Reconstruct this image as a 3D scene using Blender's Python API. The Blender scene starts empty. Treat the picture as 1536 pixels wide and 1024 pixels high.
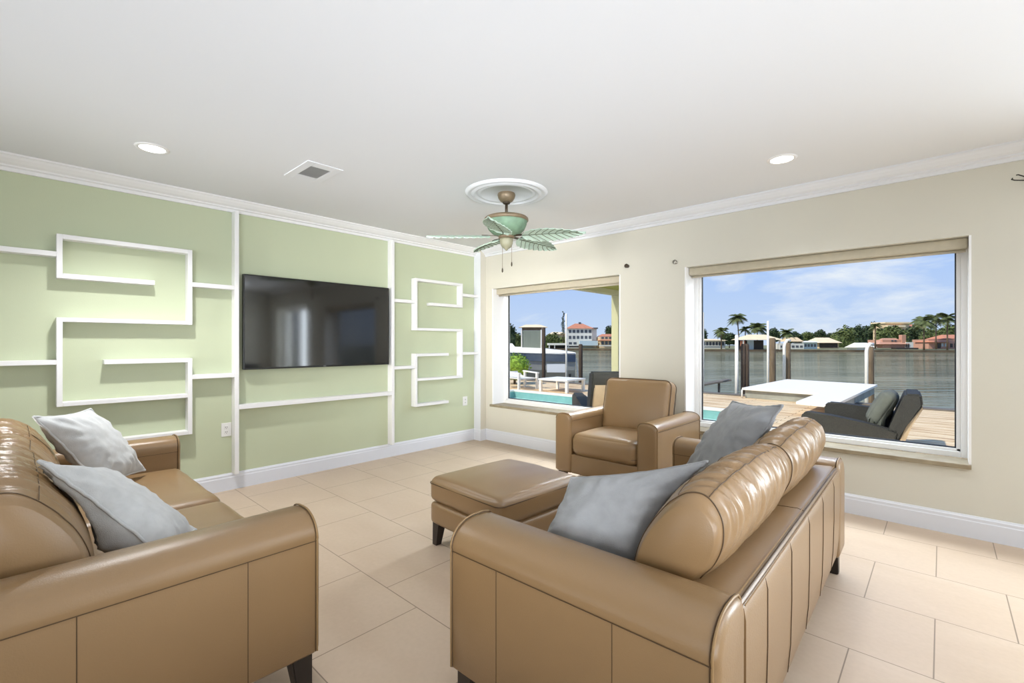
import bpy, bmesh, math, random
from mathutils import Vector, Matrix, noise
random.seed(7)
scene = bpy.context.scene
COL = scene.collection
PI = math.pi

# ------------------------------------------------------------------ camera
FPX, CYPX, YAW = 696.63, 514.4, 0.7467
CAM = Vector((4.465, -4.202, 1.25))
FWD = Vector((-math.sin(YAW), math.cos(YAW), 0))
RGT = Vector((math.cos(YAW), math.sin(YAW), 0))
cd = bpy.data.cameras.new('camera'); cam = bpy.data.objects.new('camera', cd); COL.objects.link(cam)
cam.location = CAM; cam.rotation_euler = (PI/2, 0, YAW)
cd.sensor_width = 36; cd.lens = 36*FPX/1536; cd.shift_y = (CYPX-512)/1536
cd.clip_start = .05; cd.clip_end = 1000
scene.camera = cam

def at(px, Z, z=0):
    "world point Z metres ahead of the viewpoint on the bearing of column px"
    p = CAM + FWD*Z + RGT*((px-768)/FPX*Z); return Vector((p.x, p.y, z))
def zat(py, Z): return 1.25-(py-CYPX)/FPX*Z

# ------------------------------------------------------------------ materials
def srgb(r, g, b):
    f = lambda c: (c/255/12.92 if c/255 <= .04045 else ((c/255+.055)/1.055)**2.4)
    return (f(r), f(g), f(b), 1)
MATS = {}
def mat(name, col, rough=.5, var=.0, scale=8, bump=0, bscale=60, metal=0, spec=.5, stretch=None, emit=None, col2=None, coat=0, sheen=0):
    m = bpy.data.materials.new(name); m.use_nodes = True
    nt = m.node_tree; N = nt.nodes; L = nt.links; b = N['Principled BSDF']
    b.inputs['Base Color'].default_value = col
    b.inputs['Roughness'].default_value = rough; b.inputs['Metallic'].default_value = metal
    b.inputs['Specular IOR Level'].default_value = spec
    b.inputs['Coat Weight'].default_value = coat
    b.inputs['Sheen Weight'].default_value = sheen
    tc = N.new('ShaderNodeTexCoord'); mp = N.new('ShaderNodeMapping'); L.new(tc.outputs['Object'], mp.inputs[0])
    if stretch: mp.inputs['Scale'].default_value = stretch
    if var or col2:
        n = N.new('ShaderNodeTexNoise'); n.inputs['Scale'].default_value = scale; n.inputs['Detail'].default_value = 5
        L.new(mp.outputs[0], n.inputs['Vector'])
        mx = N.new('ShaderNodeMix'); mx.data_type = 'RGBA'
        mx.inputs[6].default_value = tuple(c*(1-var) for c in col[:3])+(1,)
        mx.inputs[7].default_value = (col2 if col2 else tuple(min(1, c*(1+var)) for c in col[:3])+(1,))
        rp = N.new('ShaderNodeMapRange'); rp.inputs[1].default_value = .3; rp.inputs[2].default_value = .7
        L.new(n.outputs[0], rp.inputs[0]); L.new(rp.outputs[0], mx.inputs[0]); L.new(mx.outputs[2], b.inputs['Base Color'])
    if bump:
        n2 = N.new('ShaderNodeTexNoise'); n2.inputs['Scale'].default_value = bscale; n2.inputs['Detail'].default_value = 4
        L.new(mp.outputs[0], n2.inputs['Vector'])
        bp = N.new('ShaderNodeBump'); bp.inputs['Strength'].default_value = bump; bp.inputs['Distance'].default_value = .01
        L.new(n2.outputs[0], bp.inputs['Height']); L.new(bp.outputs[0], b.inputs['Normal'])
    if emit:
        b.inputs['Emission Color'].default_value = col; b.inputs['Emission Strength'].default_value = emit
    MATS[name] = m; return m

LEATHER = mat('tan_leather', srgb(139, 111, 77), .345, var=.045, scale=3, bump=.10, bscale=240, spec=.7)
SEAM = mat('leather_seam', srgb(78, 58, 36), .6)
PIPE = mat('leather_piping', srgb(143, 115, 78), .45)
LEG = mat('espresso_wood', srgb(38, 31, 27), .4, var=.15, scale=12, stretch=(1, 1, .15))
GREEN = mat('sage_wall_paint', srgb(190, 198, 169), .75, var=.012, scale=2.5, bump=.05, bscale=160)
BEIGE = mat('cream_wall_paint', srgb(206, 203, 191), .75, var=.012, scale=2, bump=.05, bscale=160)
CEILM = mat('ceiling_paint', srgb(222, 224, 228), .85, bump=.03, bscale=120)
WHITE = mat('white_trim_paint', srgb(232, 232, 233), .45)
TRIMG = mat('baseboard_paint', srgb(217, 220, 228), .45)
PVC = mat('white_vinyl', srgb(236, 236, 236), .35)
SHADE = mat('roller_shade_fabric', srgb(186, 178, 158), .8, var=.04, scale=30)
SILL = mat('stone_sill', srgb(160, 148, 124), .5, var=.12, scale=14, col2=srgb(134, 120, 96))
GASKET = mat('dark_gasket', srgb(40, 44, 50), .5)
PILLOWD = mat('grey_linen', srgb(148, 150, 153), .9, var=.07, scale=26, bump=.22, bscale=300, spec=.15, sheen=.2)
PILLOWL = mat('pale_grey_linen', srgb(194, 196, 197), .9, var=.07, scale=26, bump=.22, bscale=300, spec=.15, sheen=.2)
BLACK = mat('black_plastic', srgb(16, 16, 17), .3)
SCREEN = mat('tv_screen', srgb(10, 10, 11), .075, spec=.5)
SCREEN.node_tree.nodes['Principled BSDF'].inputs['IOR'].default_value = 1.75
EMBLEM = mat('grey_emblem', srgb(92, 92, 94), .4)
BRONZE = mat('aged_bronze', srgb(126, 110, 88), .42, var=.15, scale=20, metal=.35)
DKBRONZE = mat('dark_bronze', srgb(66, 55, 42), .4, metal=.4)
VERDI = mat('verdigris_paint', srgb(114, 142, 118), .55, var=.2, scale=16)
LEAFM = mat('mint_leaf_blade', srgb(186, 208, 194), .5, var=.08, scale=18)
VEIN = mat('leaf_vein', srgb(104, 116, 98), .6)
FROST = mat('frosted_cup', srgb(150, 148, 124), .4, var=.08, scale=20)
GRILLE = mat('vent_grille', srgb(186, 186, 184), .5)
VENTDK = mat('vent_inside', srgb(135, 135, 135), .7)
LAMP = mat('lamp_lens', (1, .98, .95, 1), .4, emit=4.0)
OUTLET = mat('outlet_plastic', srgb(226, 226, 224), .35)
SLOT = mat('outlet_slot', srgb(70, 70, 70), .5)
BRKT = mat('black_iron', srgb(22, 20, 18), .45, metal=.5)
CHROME = mat('brushed_nickel', srgb(150, 146, 138), .3, metal=.8)
# outdoors
DECKM = None
COPING = mat('pool_coping', srgb(232, 226, 210), .6, var=.05, scale=6)
POOLT = mat('pool_tile', srgb(130, 176, 168), .3, var=.1, scale=6)
WICKER = mat('dark_wicker', srgb(45, 43, 38), .7, var=.3, scale=70, bump=.5, bscale=160)
WICKERL = mat('sand_shell', srgb(170, 148, 120), .6, var=.12, scale=8)
CUSHG = mat('outdoor_cushion', srgb(92, 94, 86), .9, var=.08, scale=14)
PILEM = mat('weathered_piling', srgb(116, 96, 72), .8, var=.3, scale=5, stretch=(4, 4, .4))
PILED = mat('dark_piling', srgb(74, 58, 44), .8, var=.3, scale=5, stretch=(4, 4, .4))
WHITEO = mat('white_gelcoat', srgb(240, 232, 218), .6, spec=.25)
FASCIA = mat('dock_fascia', srgb(150, 150, 138), .7, var=.2, scale=4)
NAVY = mat('navy_hull', srgb(52, 68, 92), .25)
HULLG = mat('grey_hull', srgb(150, 150, 146), .4, var=.15, scale=2)
CANVAS = mat('grey_green_canvas', srgb(128, 134, 120), .8, stretch=(18, 18, .5), var=.1, scale=2)
ENGINE = mat('outboard_black', srgb(44, 42, 42), .35)
DOCKG = mat('grey_dock_wood', srgb(108, 100, 90), .8, var=.3, scale=3, stretch=(.6, 8, 1))
LEAVES = mat('lime_leaves', srgb(132, 160, 44), .7, var=.35, scale=9)
TREED = mat('dark_foliage', srgb(58, 72, 38), .8, var=.4, scale=1.2)
TREEM = mat('olive_foliage', srgb(98, 108, 58), .8, var=.4, scale=1.2)
PALMM = mat('palm_frond', srgb(92, 100, 56), .7, var=.35, scale=1)
TRUNK = mat('trunk_bark', srgb(110, 90, 70), .9, var=.2, scale=3)
TERRA = mat('terracotta_roof', srgb(196, 128, 98), .8, var=.12, scale=1.5)
CREAMR = mat('cream_roof', srgb(238, 214, 176), .8, var=.06, scale=1)
WALLW = mat('white_stucco', srgb(228, 222, 208), .8, var=.05, scale=.6)
WALLP = mat('pink_stucco', srgb(196, 146, 122), .8, var=.08, scale=.6)
WALLB = mat('pale_blue_siding', srgb(196, 210, 214), .8)
WALLC = mat('buff_stucco', srgb(218, 190, 150), .8, var=.06, scale=.6)
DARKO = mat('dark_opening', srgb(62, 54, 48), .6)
PANE = mat('far_window_pane', srgb(86, 88, 92), .3)
RIPRAP = mat('seawall_stone', srgb(88, 74, 56), .9, var=.4, scale=.6)
LAWN = mat('far_shore_ground', srgb(128, 126, 88), .9, var=.2, scale=.2)
PORCHG = mat('green_soffit', srgb(150, 152, 62), .7)
PORCHB = mat('porch_beam_paint', srgb(176, 172, 136), .7)
STUCCO = mat('exterior_stucco', srgb(214, 208, 190), .8, bump=.1, bscale=60)
WOODF = mat('white_washed_wood', srgb(236, 230, 216), .6, var=.04, scale=6)

def floor_material():
    m = bpy.data.materials.new('travertine_floor_tile'); m.use_nodes = True
    nt = m.node_tree; N = nt.nodes; L = nt.links; b = N['Principled BSDF']
    tc = N.new('ShaderNodeTexCoord'); mp = N.new('ShaderNodeMapping'); L.new(tc.outputs['Object'], mp.inputs[0])
    mp.inputs['Location'].default_value = (-.065+.2575, .325+.514*20, 0)
    br = N.new('ShaderNodeTexBrick'); L.new(mp.outputs[0], br.inputs['Vector'])
    br.offset = .5; br.offset_frequency = 2; br.squash = 1; br.squash_frequency = 1
    br.inputs['Scale'].default_value = 1; br.inputs['Brick Width'].default_value = .515; br.inputs['Row Height'].default_value = .514
    br.inputs['Mortar Size'].default_value = .0026; br.inputs['Mortar Smooth'].default_value = .2; br.inputs['Bias'].default_value = 0
    br.inputs['Color1'].default_value = (1, 1, 1, 1); br.inputs['Color2'].default_value = (.92, .92, .92, 1); br.inputs['Mortar'].default_value = (0, 0, 0, 1)
    n1 = N.new('ShaderNodeTexNoise'); n1.inputs['Scale'].default_value = 1.6; n1.inputs['Detail'].default_value = 6; n1.inputs['Distortion'].default_value = .6
    mp2 = N.new('ShaderNodeMapping'); mp2.inputs['Scale'].default_value = (1, 2.2, 1); L.new(tc.outputs['Object'], mp2.inputs[0]); L.new(mp2.outputs[0], n1.inputs['Vector'])
    n2 = N.new('ShaderNodeTexNoise'); n2.inputs['Scale'].default_value = 45; n2.inputs['Detail'].default_value = 4; L.new(tc.outputs['Object'], n2.inputs['Vector'])
    mx = N.new('ShaderNodeMix'); mx.data_type = 'RGBA'
    mx.inputs[6].default_value = srgb(186, 164, 142); mx.inputs[7].default_value = srgb(204, 185, 165)
    L.new(n1.outputs[0], mx.inputs[0])
    mx2 = N.new('ShaderNodeMix'); mx2.data_type = 'RGBA'; mx2.blend_type = 'MULTIPLY'; mx2.inputs[0].default_value = .12
    L.new(mx.outputs[2], mx2.inputs[6]); L.new(n2.outputs[0], mx2.inputs[7])
    mx4 = N.new('ShaderNodeMix'); mx4.data_type = 'RGBA'; mx4.blend_type = 'MULTIPLY'; mx4.inputs[0].default_value = .35
    L.new(mx2.outputs[2], mx4.inputs[6]); L.new(br.outputs['Color'], mx4.inputs[7])
    mx3 = N.new('ShaderNodeMix'); mx3.data_type = 'RGBA'; mx3.inputs[7].default_value = srgb(134, 118, 102)
    L.new(br.outputs['Fac'], mx3.inputs[0]); L.new(mx2.outputs[2], mx3.inputs[6])
    L.new(mx3.outputs[2], b.inputs['Base Color'])
    b.inputs['Roughness'].default_value = .42; b.inputs['Specular IOR Level'].default_value = .22
    bp = N.new('ShaderNodeBump'); bp.inputs['Strength'].default_value = .25; bp.inputs['Distance'].default_value = .003; bp.invert = True
    L.new(br.outputs['Fac'], bp.inputs['Height']); L.new(bp.outputs[0], b.inputs['Normal'])
    return m
FLOORM = floor_material()

def deck_material():
    m = bpy.data.materials.new('bleached_deck_planks'); m.use_nodes = True
    nt = m.node_tree; N = nt.nodes; L = nt.links; b = N['Principled BSDF']
    tc = N.new('ShaderNodeTexCoord'); mp = N.new('ShaderNodeMapping'); L.new(tc.outputs['Object'], mp.inputs[0])
    mp.inputs['Scale'].default_value = (.7, 6, 1)
    n = N.new('ShaderNodeTexNoise'); n.inputs['Scale'].default_value = 1.3; n.inputs['Detail'].default_value = 7; n.inputs['Roughness'].default_value = .65
    L.new(mp.outputs[0], n.inputs['Vector'])
    rp = N.new('ShaderNodeValToRGB'); e = rp.color_ramp.elements
    e[0].position = .30; e[0].color = srgb(140, 98, 60); e[1].position = .46; e[1].color = srgb(218, 184, 140)
    e2 = rp.color_ramp.elements.new(.62); e2.color = srgb(238, 216, 178)
    L.new(n.outputs[0], rp.inputs[0])
    br = N.new('ShaderNodeTexBrick'); L.new(tc.outputs['Object'], br.inputs['Vector']); br.inputs['Scale'].default_value = 1
    br.inputs['Brick Width'].default_value = 2.4; br.inputs['Row Height'].default_value = .14; br.inputs['Mortar Size'].default_value = .006
    mx = N.new('ShaderNodeMix'); mx.data_type = 'RGBA'; mx.inputs[7].default_value = srgb(120, 88, 60)
    L.new(br.outputs['Fac'], mx.inputs[0]); L.new(rp.outputs[0], mx.inputs[6]); L.new(mx.outputs[2], b.inputs['Base Color'])
    b.inputs['Roughness'].default_value = .8
    return m
DECKM = deck_material()

def water_material(name, c, rough, scale, strength, spec, stretch=(1, 1, 1)):
    m = bpy.data.materials.new(name); m.use_nodes = True
    nt = m.node_tree; N = nt.nodes; L = nt.links; b = N['Principled BSDF']
    b.inputs['Base Color'].default_value = c; b.inputs['Roughness'].default_value = rough; b.inputs['Specular IOR Level'].default_value = spec
    tc = N.new('ShaderNodeTexCoord'); mp = N.new('ShaderNodeMapping'); mp.inputs['Scale'].default_value = stretch; mp.inputs['Rotation'].default_value = (0, 0, -YAW)
    L.new(tc.outputs['Object'], mp.inputs[0])
    n = N.new('ShaderNodeTexNoise'); n.inputs['Scale'].default_value = scale; n.inputs['Detail'].default_value = 4; L.new(mp.outputs[0], n.inputs['Vector'])
    bp = N.new('ShaderNodeBump'); bp.inputs['Strength'].default_value = strength; bp.inputs['Distance'].default_value = .1
    L.new(n.outputs[0], bp.inputs['Height']); L.new(bp.outputs[0], b.inputs['Normal'])
    return m
def sea_material():
    m = bpy.data.materials.new('canal_water'); m.use_nodes = True
    nt = m.node_tree; N = nt.nodes; L = nt.links; b = N['Principled BSDF']
    b.inputs['Roughness'].default_value = .6; b.inputs['Specular IOR Level'].default_value = 0
    tc = N.new('ShaderNodeTexCoord'); ro = N.new('ShaderNodeMapping'); ro.inputs['Rotation'].default_value = (0, 0, -YAW); L.new(tc.outputs['Object'], ro.inputs[0])
    def streaks(sx, sy, scale, detail):
        mp = N.new('ShaderNodeMapping'); mp.inputs['Scale'].default_value = (sx, sy, 1); L.new(ro.outputs[0], mp.inputs[0])
        n = N.new('ShaderNodeTexNoise'); n.inputs['Scale'].default_value = scale; n.inputs['Detail'].default_value = detail; L.new(mp.outputs[0], n.inputs['Vector']); return n
    c = streaks(.12, .7, .35, 5); r = N.new('ShaderNodeValToRGB'); el = r.color_ramp.elements
    el[0].position = .36; el[0].color = srgb(98, 100, 84); el[1].position = .62; el[1].color = srgb(150, 146, 124); L.new(c.outputs[0], r.inputs[0]); L.new(r.outputs[0], b.inputs['Base Color'])
    w1 = streaks(.35, 1.6, 1.0, 4); bp = N.new('ShaderNodeBump'); bp.inputs['Strength'].default_value = .5; bp.inputs['Distance'].default_value = .1
    L.new(w1.outputs[0], bp.inputs['Height']); L.new(bp.outputs[0], b.inputs['Normal'])
    g = N.new('ShaderNodeBsdfGlossy'); g.inputs[0].default_value = (.62, .59, .46, 1); g.inputs['Roughness'].default_value = .05; L.new(bp.outputs[0], g.inputs['Normal'])
    mx = N.new('ShaderNodeMixShader'); mx.inputs[0].default_value = .58; L.new(b.outputs[0], mx.inputs[1]); L.new(g.outputs[0], mx.inputs[2]); L.new(mx.outputs[0], N['Material Output'].inputs[0])
    return m
SEA = sea_material()
POOLW = water_material('pool_water', srgb(178, 214, 208), .08, 3, .3, .4)

def glass_material():
    m = bpy.data.materials.new('window_glass'); m.use_nodes = True
    nt = m.node_tree; N = nt.nodes; L = nt.links
    N.remove(N['Principled BSDF']); out = N['Material Output']
    t = N.new('ShaderNodeBsdfTransparent'); t.inputs[0].default_value = (.97, .985, .98, 1)
    g = N.new('ShaderNodeBsdfGlossy'); g.inputs['Roughness'].default_value = .02
    fr = N.new('ShaderNodeLayerWeight'); fr.inputs[0].default_value = .12
    mr = N.new('ShaderNodeMath'); mr.operation = 'MULTIPLY'; mr.inputs[1].default_value = .25; L.new(fr.outputs['Fresnel'], mr.inputs[0])
    mx = N.new('ShaderNodeMixShader'); L.new(mr.outputs[0], mx.inputs[0]); L.new(t.outputs[0], mx.inputs[1]); L.new(g.outputs[0], mx.inputs[2])
    L.new(mx.outputs[0], out.inputs[0]); return m
GLASS = glass_material()

# ------------------------------------------------------------------ helpers
def new_obj(name, bm, mats, parent=None, smooth=True, angle=None, recalc=True):
    if recalc: bmesh.ops.recalc_face_normals(bm, faces=bm.faces)
    me = bpy.data.meshes.new(name); bm.to_mesh(me); bm.free()
    for m in (mats if isinstance(mats, (list, tuple)) else [mats]): me.materials.append(m)
    if smooth:
        me.polygons.foreach_set('use_smooth', [True]*len(me.polygons))
        if angle: me.set_sharp_from_angle(angle=math.radians(angle))
    o = bpy.data.objects.new(name, me); COL.objects.link(o)
    if parent is not None: o.parent = parent
    return o
def tag(o, label, cat, group=None):
    o['label'] = label; o['category'] = cat
    if group: o['group'] = group
    return o
def thing(name, label, cat, loc=(0, 0, 0), rz=0, group=None):
    o = bpy.data.objects.new(name, None); COL.objects.link(o); o.empty_display_size = .1
    o.location = loc; o.rotation_euler = (0, 0, rz); return tag(o, label, cat, group)
def struct(name, bm, mats, parent=None, smooth=False, angle=None):
    o = new_obj(name, bm, mats, parent, smooth, angle)
    if parent is None: o['kind'] = 'structure'
    return o
def copy_tree(o, parent=None):
    c = o.copy(); COL.objects.link(c)
    if parent is not None: c.parent = parent
    for ch in list(o.children): copy_tree(ch, c)
    return c
def setmat(faces, i):
    for f in faces: f.material_index = i
def box(bm, x0, x1, y0, y1, z0, z1, bev=0, mi=0, seg=2):
    r = bmesh.ops.create_cube(bm, size=1)
    vs = r['verts']
    for v in vs:
        v.co = Vector((x0+(v.co.x+.5)*(x1-x0), y0+(v.co.y+.5)*(y1-y0), z0+(v.co.z+.5)*(z1-z0)))
    fs = set(f for v in vs for f in v.link_faces); setmat(fs, mi)
    if bev:
        es = list(set(e for v in vs for e in v.link_edges))
        bmesh.ops.bevel(bm, geom=es, offset=bev, segments=seg, profile=.5, affect='EDGES', clamp_overlap=True)
    return vs
def obox(bm, c, ax, ay, az, hx, hy, hz, mi=0):
    "oriented box: centre, three axes, half sizes"
    r = bmesh.ops.create_cube(bm, size=2)
    for v in r['verts']:
        v.co = Vector(c)+Vector(ax)*v.co.x*hx+Vector(ay)*v.co.y*hy+Vector(az)*v.co.z*hz
    setmat(set(f for v in r['verts'] for f in v.link_faces), mi)
def bar(bm, a, b, w, h, mi=0):
    a = Vector(a); b = Vector(b); d = (b-a); l = d.length; d.normalize()
    up = Vector((0, 0, 1)) if abs(d.z) < .95 else Vector((1, 0, 0))
    s = d.cross(up).normalized(); u = s.cross(d)
    obox(bm, (a+b)/2, d, s, u, l/2, w/2, h/2, mi)
def tube(bm, pts, r, seg=6, closed=False, mi=0):
    pts = [Vector(p) for p in pts]; n = len(pts); rings = []
    rr = r if isinstance(r, (list, tuple)) else [r]*n
    prev = None
    for i, p in enumerate(pts):
        if closed: d = pts[(i+1) % n]-pts[i-1]
        else: d = pts[min(i+1, n-1)]-pts[max(i-1, 0)]
        if d.length < 1e-9: d = Vector((0, 0, 1))
        d.normalize()
        if prev is None:
            a = Vector((0, 0, 1)) if abs(d.z) < .9 else Vector((1, 0, 0)); s = d.cross(a).normalized()
        else: s = (prev-d*prev.dot(d)).normalized()
        prev = s; u = d.cross(s)
        rings.append([bm.verts.new(p+(s*math.cos(t)+u*math.sin(t))*rr[i]) for t in [2*PI*k/seg for k in range(seg)]])
    for i in range(n if closed else n-1):
        A, B = rings[i], rings[(i+1) % n]
        for k in range(seg):
            f = bm.faces.new((A[k], A[(k+1) % seg], B[(k+1) % seg], B[k])); f.material_index = mi
    if not closed:
        for R_ in (rings[0], rings[-1]):
            f = bm.faces.new(R_); f.material_index = mi
def lathe(bm, prof, seg=32, c=(0, 0, 0), mi=0, cap=True):
    c = Vector(c); rings = []
    for r, z in prof:
        rings.append([bm.verts.new(c+Vector((max(r, 1e-4)*math.cos(2*PI*k/seg), max(r, 1e-4)*math.sin(2*PI*k/seg), z))) for k in range(seg)])
    for A, B in zip(rings, rings[1:]):
        for k in range(seg):
            f = bm.faces.new((A[k], A[(k+1) % seg], B[(k+1) % seg], B[k])); f.material_index = mi
    if cap:
        for R_ in (rings[0], rings[-1]): f = bm.faces.new(R_); f.material_index = mi
def loft(bm, sections, mi=0, cap=True):
    rings = [[bm.verts.new(p) for p in s] for s in sections]; n = len(rings[0])
    for A, B in zip(rings, rings[1:]):
        for k in range(n):
            f = bm.faces.new((A[k], A[(k+1) % n], B[(k+1) % n], B[k])); f.material_index = mi
    if cap:
        for R_ in (rings[0], rings[-1]): f = bm.faces.new(R_); f.material_index = mi
def prism(bm, poly, a, b, fn, mi=0):
    "extrude a 2-D polygon from a to b; fn(u, v, t) -> point"
    loft(bm, [[fn(u, v, a) for u, v in poly], [fn(u, v, b) for u, v in poly]], mi)
def catmull(pts, per=6):
    n = len(pts); out = []
    for i in range(n):
        p0, p1, p2, p3 = (Vector(pts[(i+k-1) % n]) for k in range(4))
        for j in range(per):
            t = j/per
            out.append(.5*((2*p1)+(-p0+p2)*t+(2*p0-5*p1+4*p2-p3)*t*t+(-p0+3*p1-3*p2+p3)*t**3))
    return out
def softbox(bm, c, size, r, n=14, puff=(0, 0, 0), wr=0, wscale=9, mi=0, seed=0):
    hx = [s/2 for s in size]; c = Vector(c); start = len(bm.verts)
    def mt(t): return math.copysign(1-(1-abs(t))**1.8, t)
    g = [mt(-1+2*i/n) for i in range(n+1)]; cache = {}
    def vert(q):
        key = tuple(round(a, 5) for a in q)
        if key in cache: return cache[key]
        p = [q[k]*hx[k] for k in range(3)]
        rr = [min(r, hx[k]*.98) for k in range(3)]
        inn = [max(-(hx[k]-rr[k]), min(hx[k]-rr[k], p[k])) for k in range(3)]
        d = Vector([(p[k]-inn[k])/rr[k] for k in range(3)])
        if d.length > 1e-9:
            d.normalize(); p = [inn[k]+d[k]*rr[k] for k in range(3)]
        for k in range(3):
            if puff[k]:
                o = [j for j in range(3) if j != k]
                w = (1-abs(q[o[0]])**2.2)*(1-abs(q[o[1]])**2.2)*abs(q[k])**3
                p[k] += math.copysign(puff[k]*max(w, 0), q[k])
        P = Vector(p)
        if wr:
            P += Vector((0, 0, 1))*wr*noise.noise(Vector((P.x*wscale, P.y*wscale*.5, P.z*wscale))+Vector((seed, 0, 0)))
        v = bm.verts.new(c+P); cache[key] = v; return v
    for ax in range(3):
        for sg in (-1, 1):
            for i in range(n):
                for j in range(n):
                    qs = []
                    for (a, b_) in ((g[i], g[j]), (g[i+1], g[j]), (g[i+1], g[j+1]), (g[i], g[j+1])):
                        q = [0, 0, 0]; q[ax] = sg; q[(ax+1) % 3] = a; q[(ax+2) % 3] = b_; qs.append(vert(q))
                    try:
                        f = bm.faces.new(qs if sg > 0 else qs[::-1]); f.material_index = mi
                    except ValueError: pass
def rrect(hx, hy, r, z, n=6):
    out = []
    for cx, cy, a0 in ((hx-r, hy-r, 0), (-hx+r, hy-r, PI/2), (-hx+r, -hy+r, PI), (hx-r, -hy+r, 1.5*PI)):
        for k in range(n+1):
            a = a0+PI/2*k/n; out.append(Vector((cx+r*math.cos(a), cy+r*math.sin(a), z)))
    return out

# ------------------------------------------------------------------ room shell
RX, RY, CZ = 7.4, -7.2, 2.465
b = bmesh.new(); box(b, 0, RX, RY, 0, -.1, 0); struct('floor', b, FLOORM)
b = bmesh.new(); box(b, -.2, RX+.2, RY-.2, .32, CZ, CZ+.15); struct('ceiling', b, CEILM)
b = bmesh.new(); box(b, -.2, 0, RY, 0, -.1, CZ); struct('wall_left', b, GREEN)
SW = (.233, 2.073); BW = (2.736, 4.605); DO = (5.45, 7.0); ZS, ZT = .468, 1.945; WT = .32
b = bmesh.new()
def wall_box(x0, x1, z0, z1):
    box(b, x0, x1, 0, WT, z0, z1)
wall_box(-.2, SW[0], -.1, CZ); wall_box(SW[1], BW[0], -.1, CZ); wall_box(BW[1], DO[0], -.1, CZ); wall_box(DO[1], RX+.2, -.1, CZ); wall_box(DO[0], DO[1], 2.05, CZ); wall_box(DO[0], DO[1], -.1, 0)
for w in (SW, BW): wall_box(w[0], w[1], -.1, ZS-.03); wall_box(w[0], w[1], ZT, CZ)
box(b, 0, .12, -.1, 0, 0, CZ)                                   # corner pilaster
for f in b.faces:
    if f.calc_center_median().y > WT-.01: f.material_index = 1
struct('wall_back', b, [BEIGE, STUCCO])
b = bmesh.new(); box(b, 0, .118, -.104, -.1, .1, CZ-.05); struct('trim_1', b, TRIMG)
b = bmesh.new(); box(b, RX, RX+.2, RY, 0, -.1, CZ)
struct('wall_right', b, BEIGE)
b = bmesh.new(); box(b, -.2, RX+.2, RY-.2, RY, -.1, CZ); struct('wall_front', b, BEIGE)

# crown moulding: stepped profile (d = distance from the wall, z)
CR = [(0, CZ), (.105, CZ), (.105, CZ-.012), (.096, CZ-.016), (.085, CZ-.03), (.06, CZ-.05), (.038, CZ-.06), (.038, CZ-.07), (.022, CZ-.076), (.02, CZ-.098), (0, CZ-.098)]
b = bmesh.new(); prism(b, CR, RY, 0, lambda u, v, t: Vector((u, t, v))); struct('trim_2', b, WHITE)
b = bmesh.new(); prism(b, CR, 0, RX, lambda u, v, t: Vector((t, -u, v))); struct('trim_3', b, CEILM)
BB = [(0, 0), (.017, 0), (.017, .105), (.014, .112), (.014, .128), (.009, .134), (.006, .142), (0, .142)]
b = bmesh.new(); prism(b, BB, RY, -.1, lambda u, v, t: Vector((u, t, v))); struct('baseboard_left', b, TRIMG)
b = bmesh.new(); prism(b, BB, .12, DO[0], lambda u, v, t: Vector((t, -u, v)))
prism(b, BB, 0, .137, lambda u, v, t: Vector((t, -.104-u, v))); prism(b, BB, -.104, 0, lambda u, v, t: Vector((.12+u, t, v)))
struct('baseboard_back', b, TRIMG)

# windows
def window(n, w, zs, zt):
    x0, x1 = w
    b = bmesh.new(); fy0, fy1 = .2, .26
    fw = .045
    for (a0, a1, c0, c1) in ((x0, x0+fw, zs, zt), (x1-fw, x1, zs, zt), (x0+fw, x1-fw, zs, zs+.04), (x0+fw, x1-fw, zt-.04, zt)):
        box(b, a0, a1, fy0, fy1, c0, c1, .004)
    # stepped inner sash
    for (a0, a1, c0, c1) in ((x0+fw, x0+fw+.022, zs+.04, zt-.04), (x1-fw-.022, x1-fw, zs+.04, zt-.04), (x0+fw, x1-fw, zs+.04, zs+.058), (x0+fw, x1-fw, zt-.058, zt-.04)):
        box(b, a0, a1, fy0+.015, fy1, c0, c1, .003)
    # bright reveal liners at both jambs
    for xa, xb in ((x0, x0+.012), (x1-.012, x1)): box(b, xa, xb, -.004, fy0, zs, zt)
    root = struct('window_%d' % n, b, PVC)
    b = bmesh.new(); g0 = fw+.022
    for (a0, a1, c0, c1) in ((x0+g0, x0+g0+.008, zs+.058, zt-.058), (x1-g0-.008, x1-g0, zs+.058, zt-.058), (x0+g0, x1-g0, zs+.058, zs+.066), (x0+g0, x1-g0, zt-.066, zt-.058)):
        box(b, a0, a1, .228, .244, c0, c1)
    new_obj('gasket', b, GASKET, root, False)
    b = bmesh.new(); box(b, x0+g0+.002, x1-g0-.002, .234, .238, zs+.06, zt-.06); new_obj('pane', b, GLASS, root, False)
    b = bmesh.new(); box(b, x0-.025, x1+.0, -.028, .2, zs-.03, zs, .004); new_obj('sill', b, SILL, root, False)
    # rolled-up roller shade under the head of the opening
    s = thing('roller_shade', SHL[n], 'roller shade', ((x0+x1)/2, .1, zt)); hw = (x1-x0)/2-.014
    b = bmesh.new(); box(b, -hw, hw, -.045, .045, -.072, -.001, .012, seg=3); new_obj('cassette', b, SHADE, s, True, 40)
    b = bmesh.new(); tube(b, [(-hw+.01, .0, -.082), (hw-.01, .0, -.082)], .011, 8); new_obj('hem_bar', b, SHADE, s)
SHL = {1: 'rolled-up beige roller shade at the head of the small window near the corner', 2: 'rolled-up beige roller shade at the head of the wide window'}
window(1, SW, ZS, ZT); window(2, BW, ZS, ZT)
b = bmesh.new(); dm = (DO[0]+DO[1])/2
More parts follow.
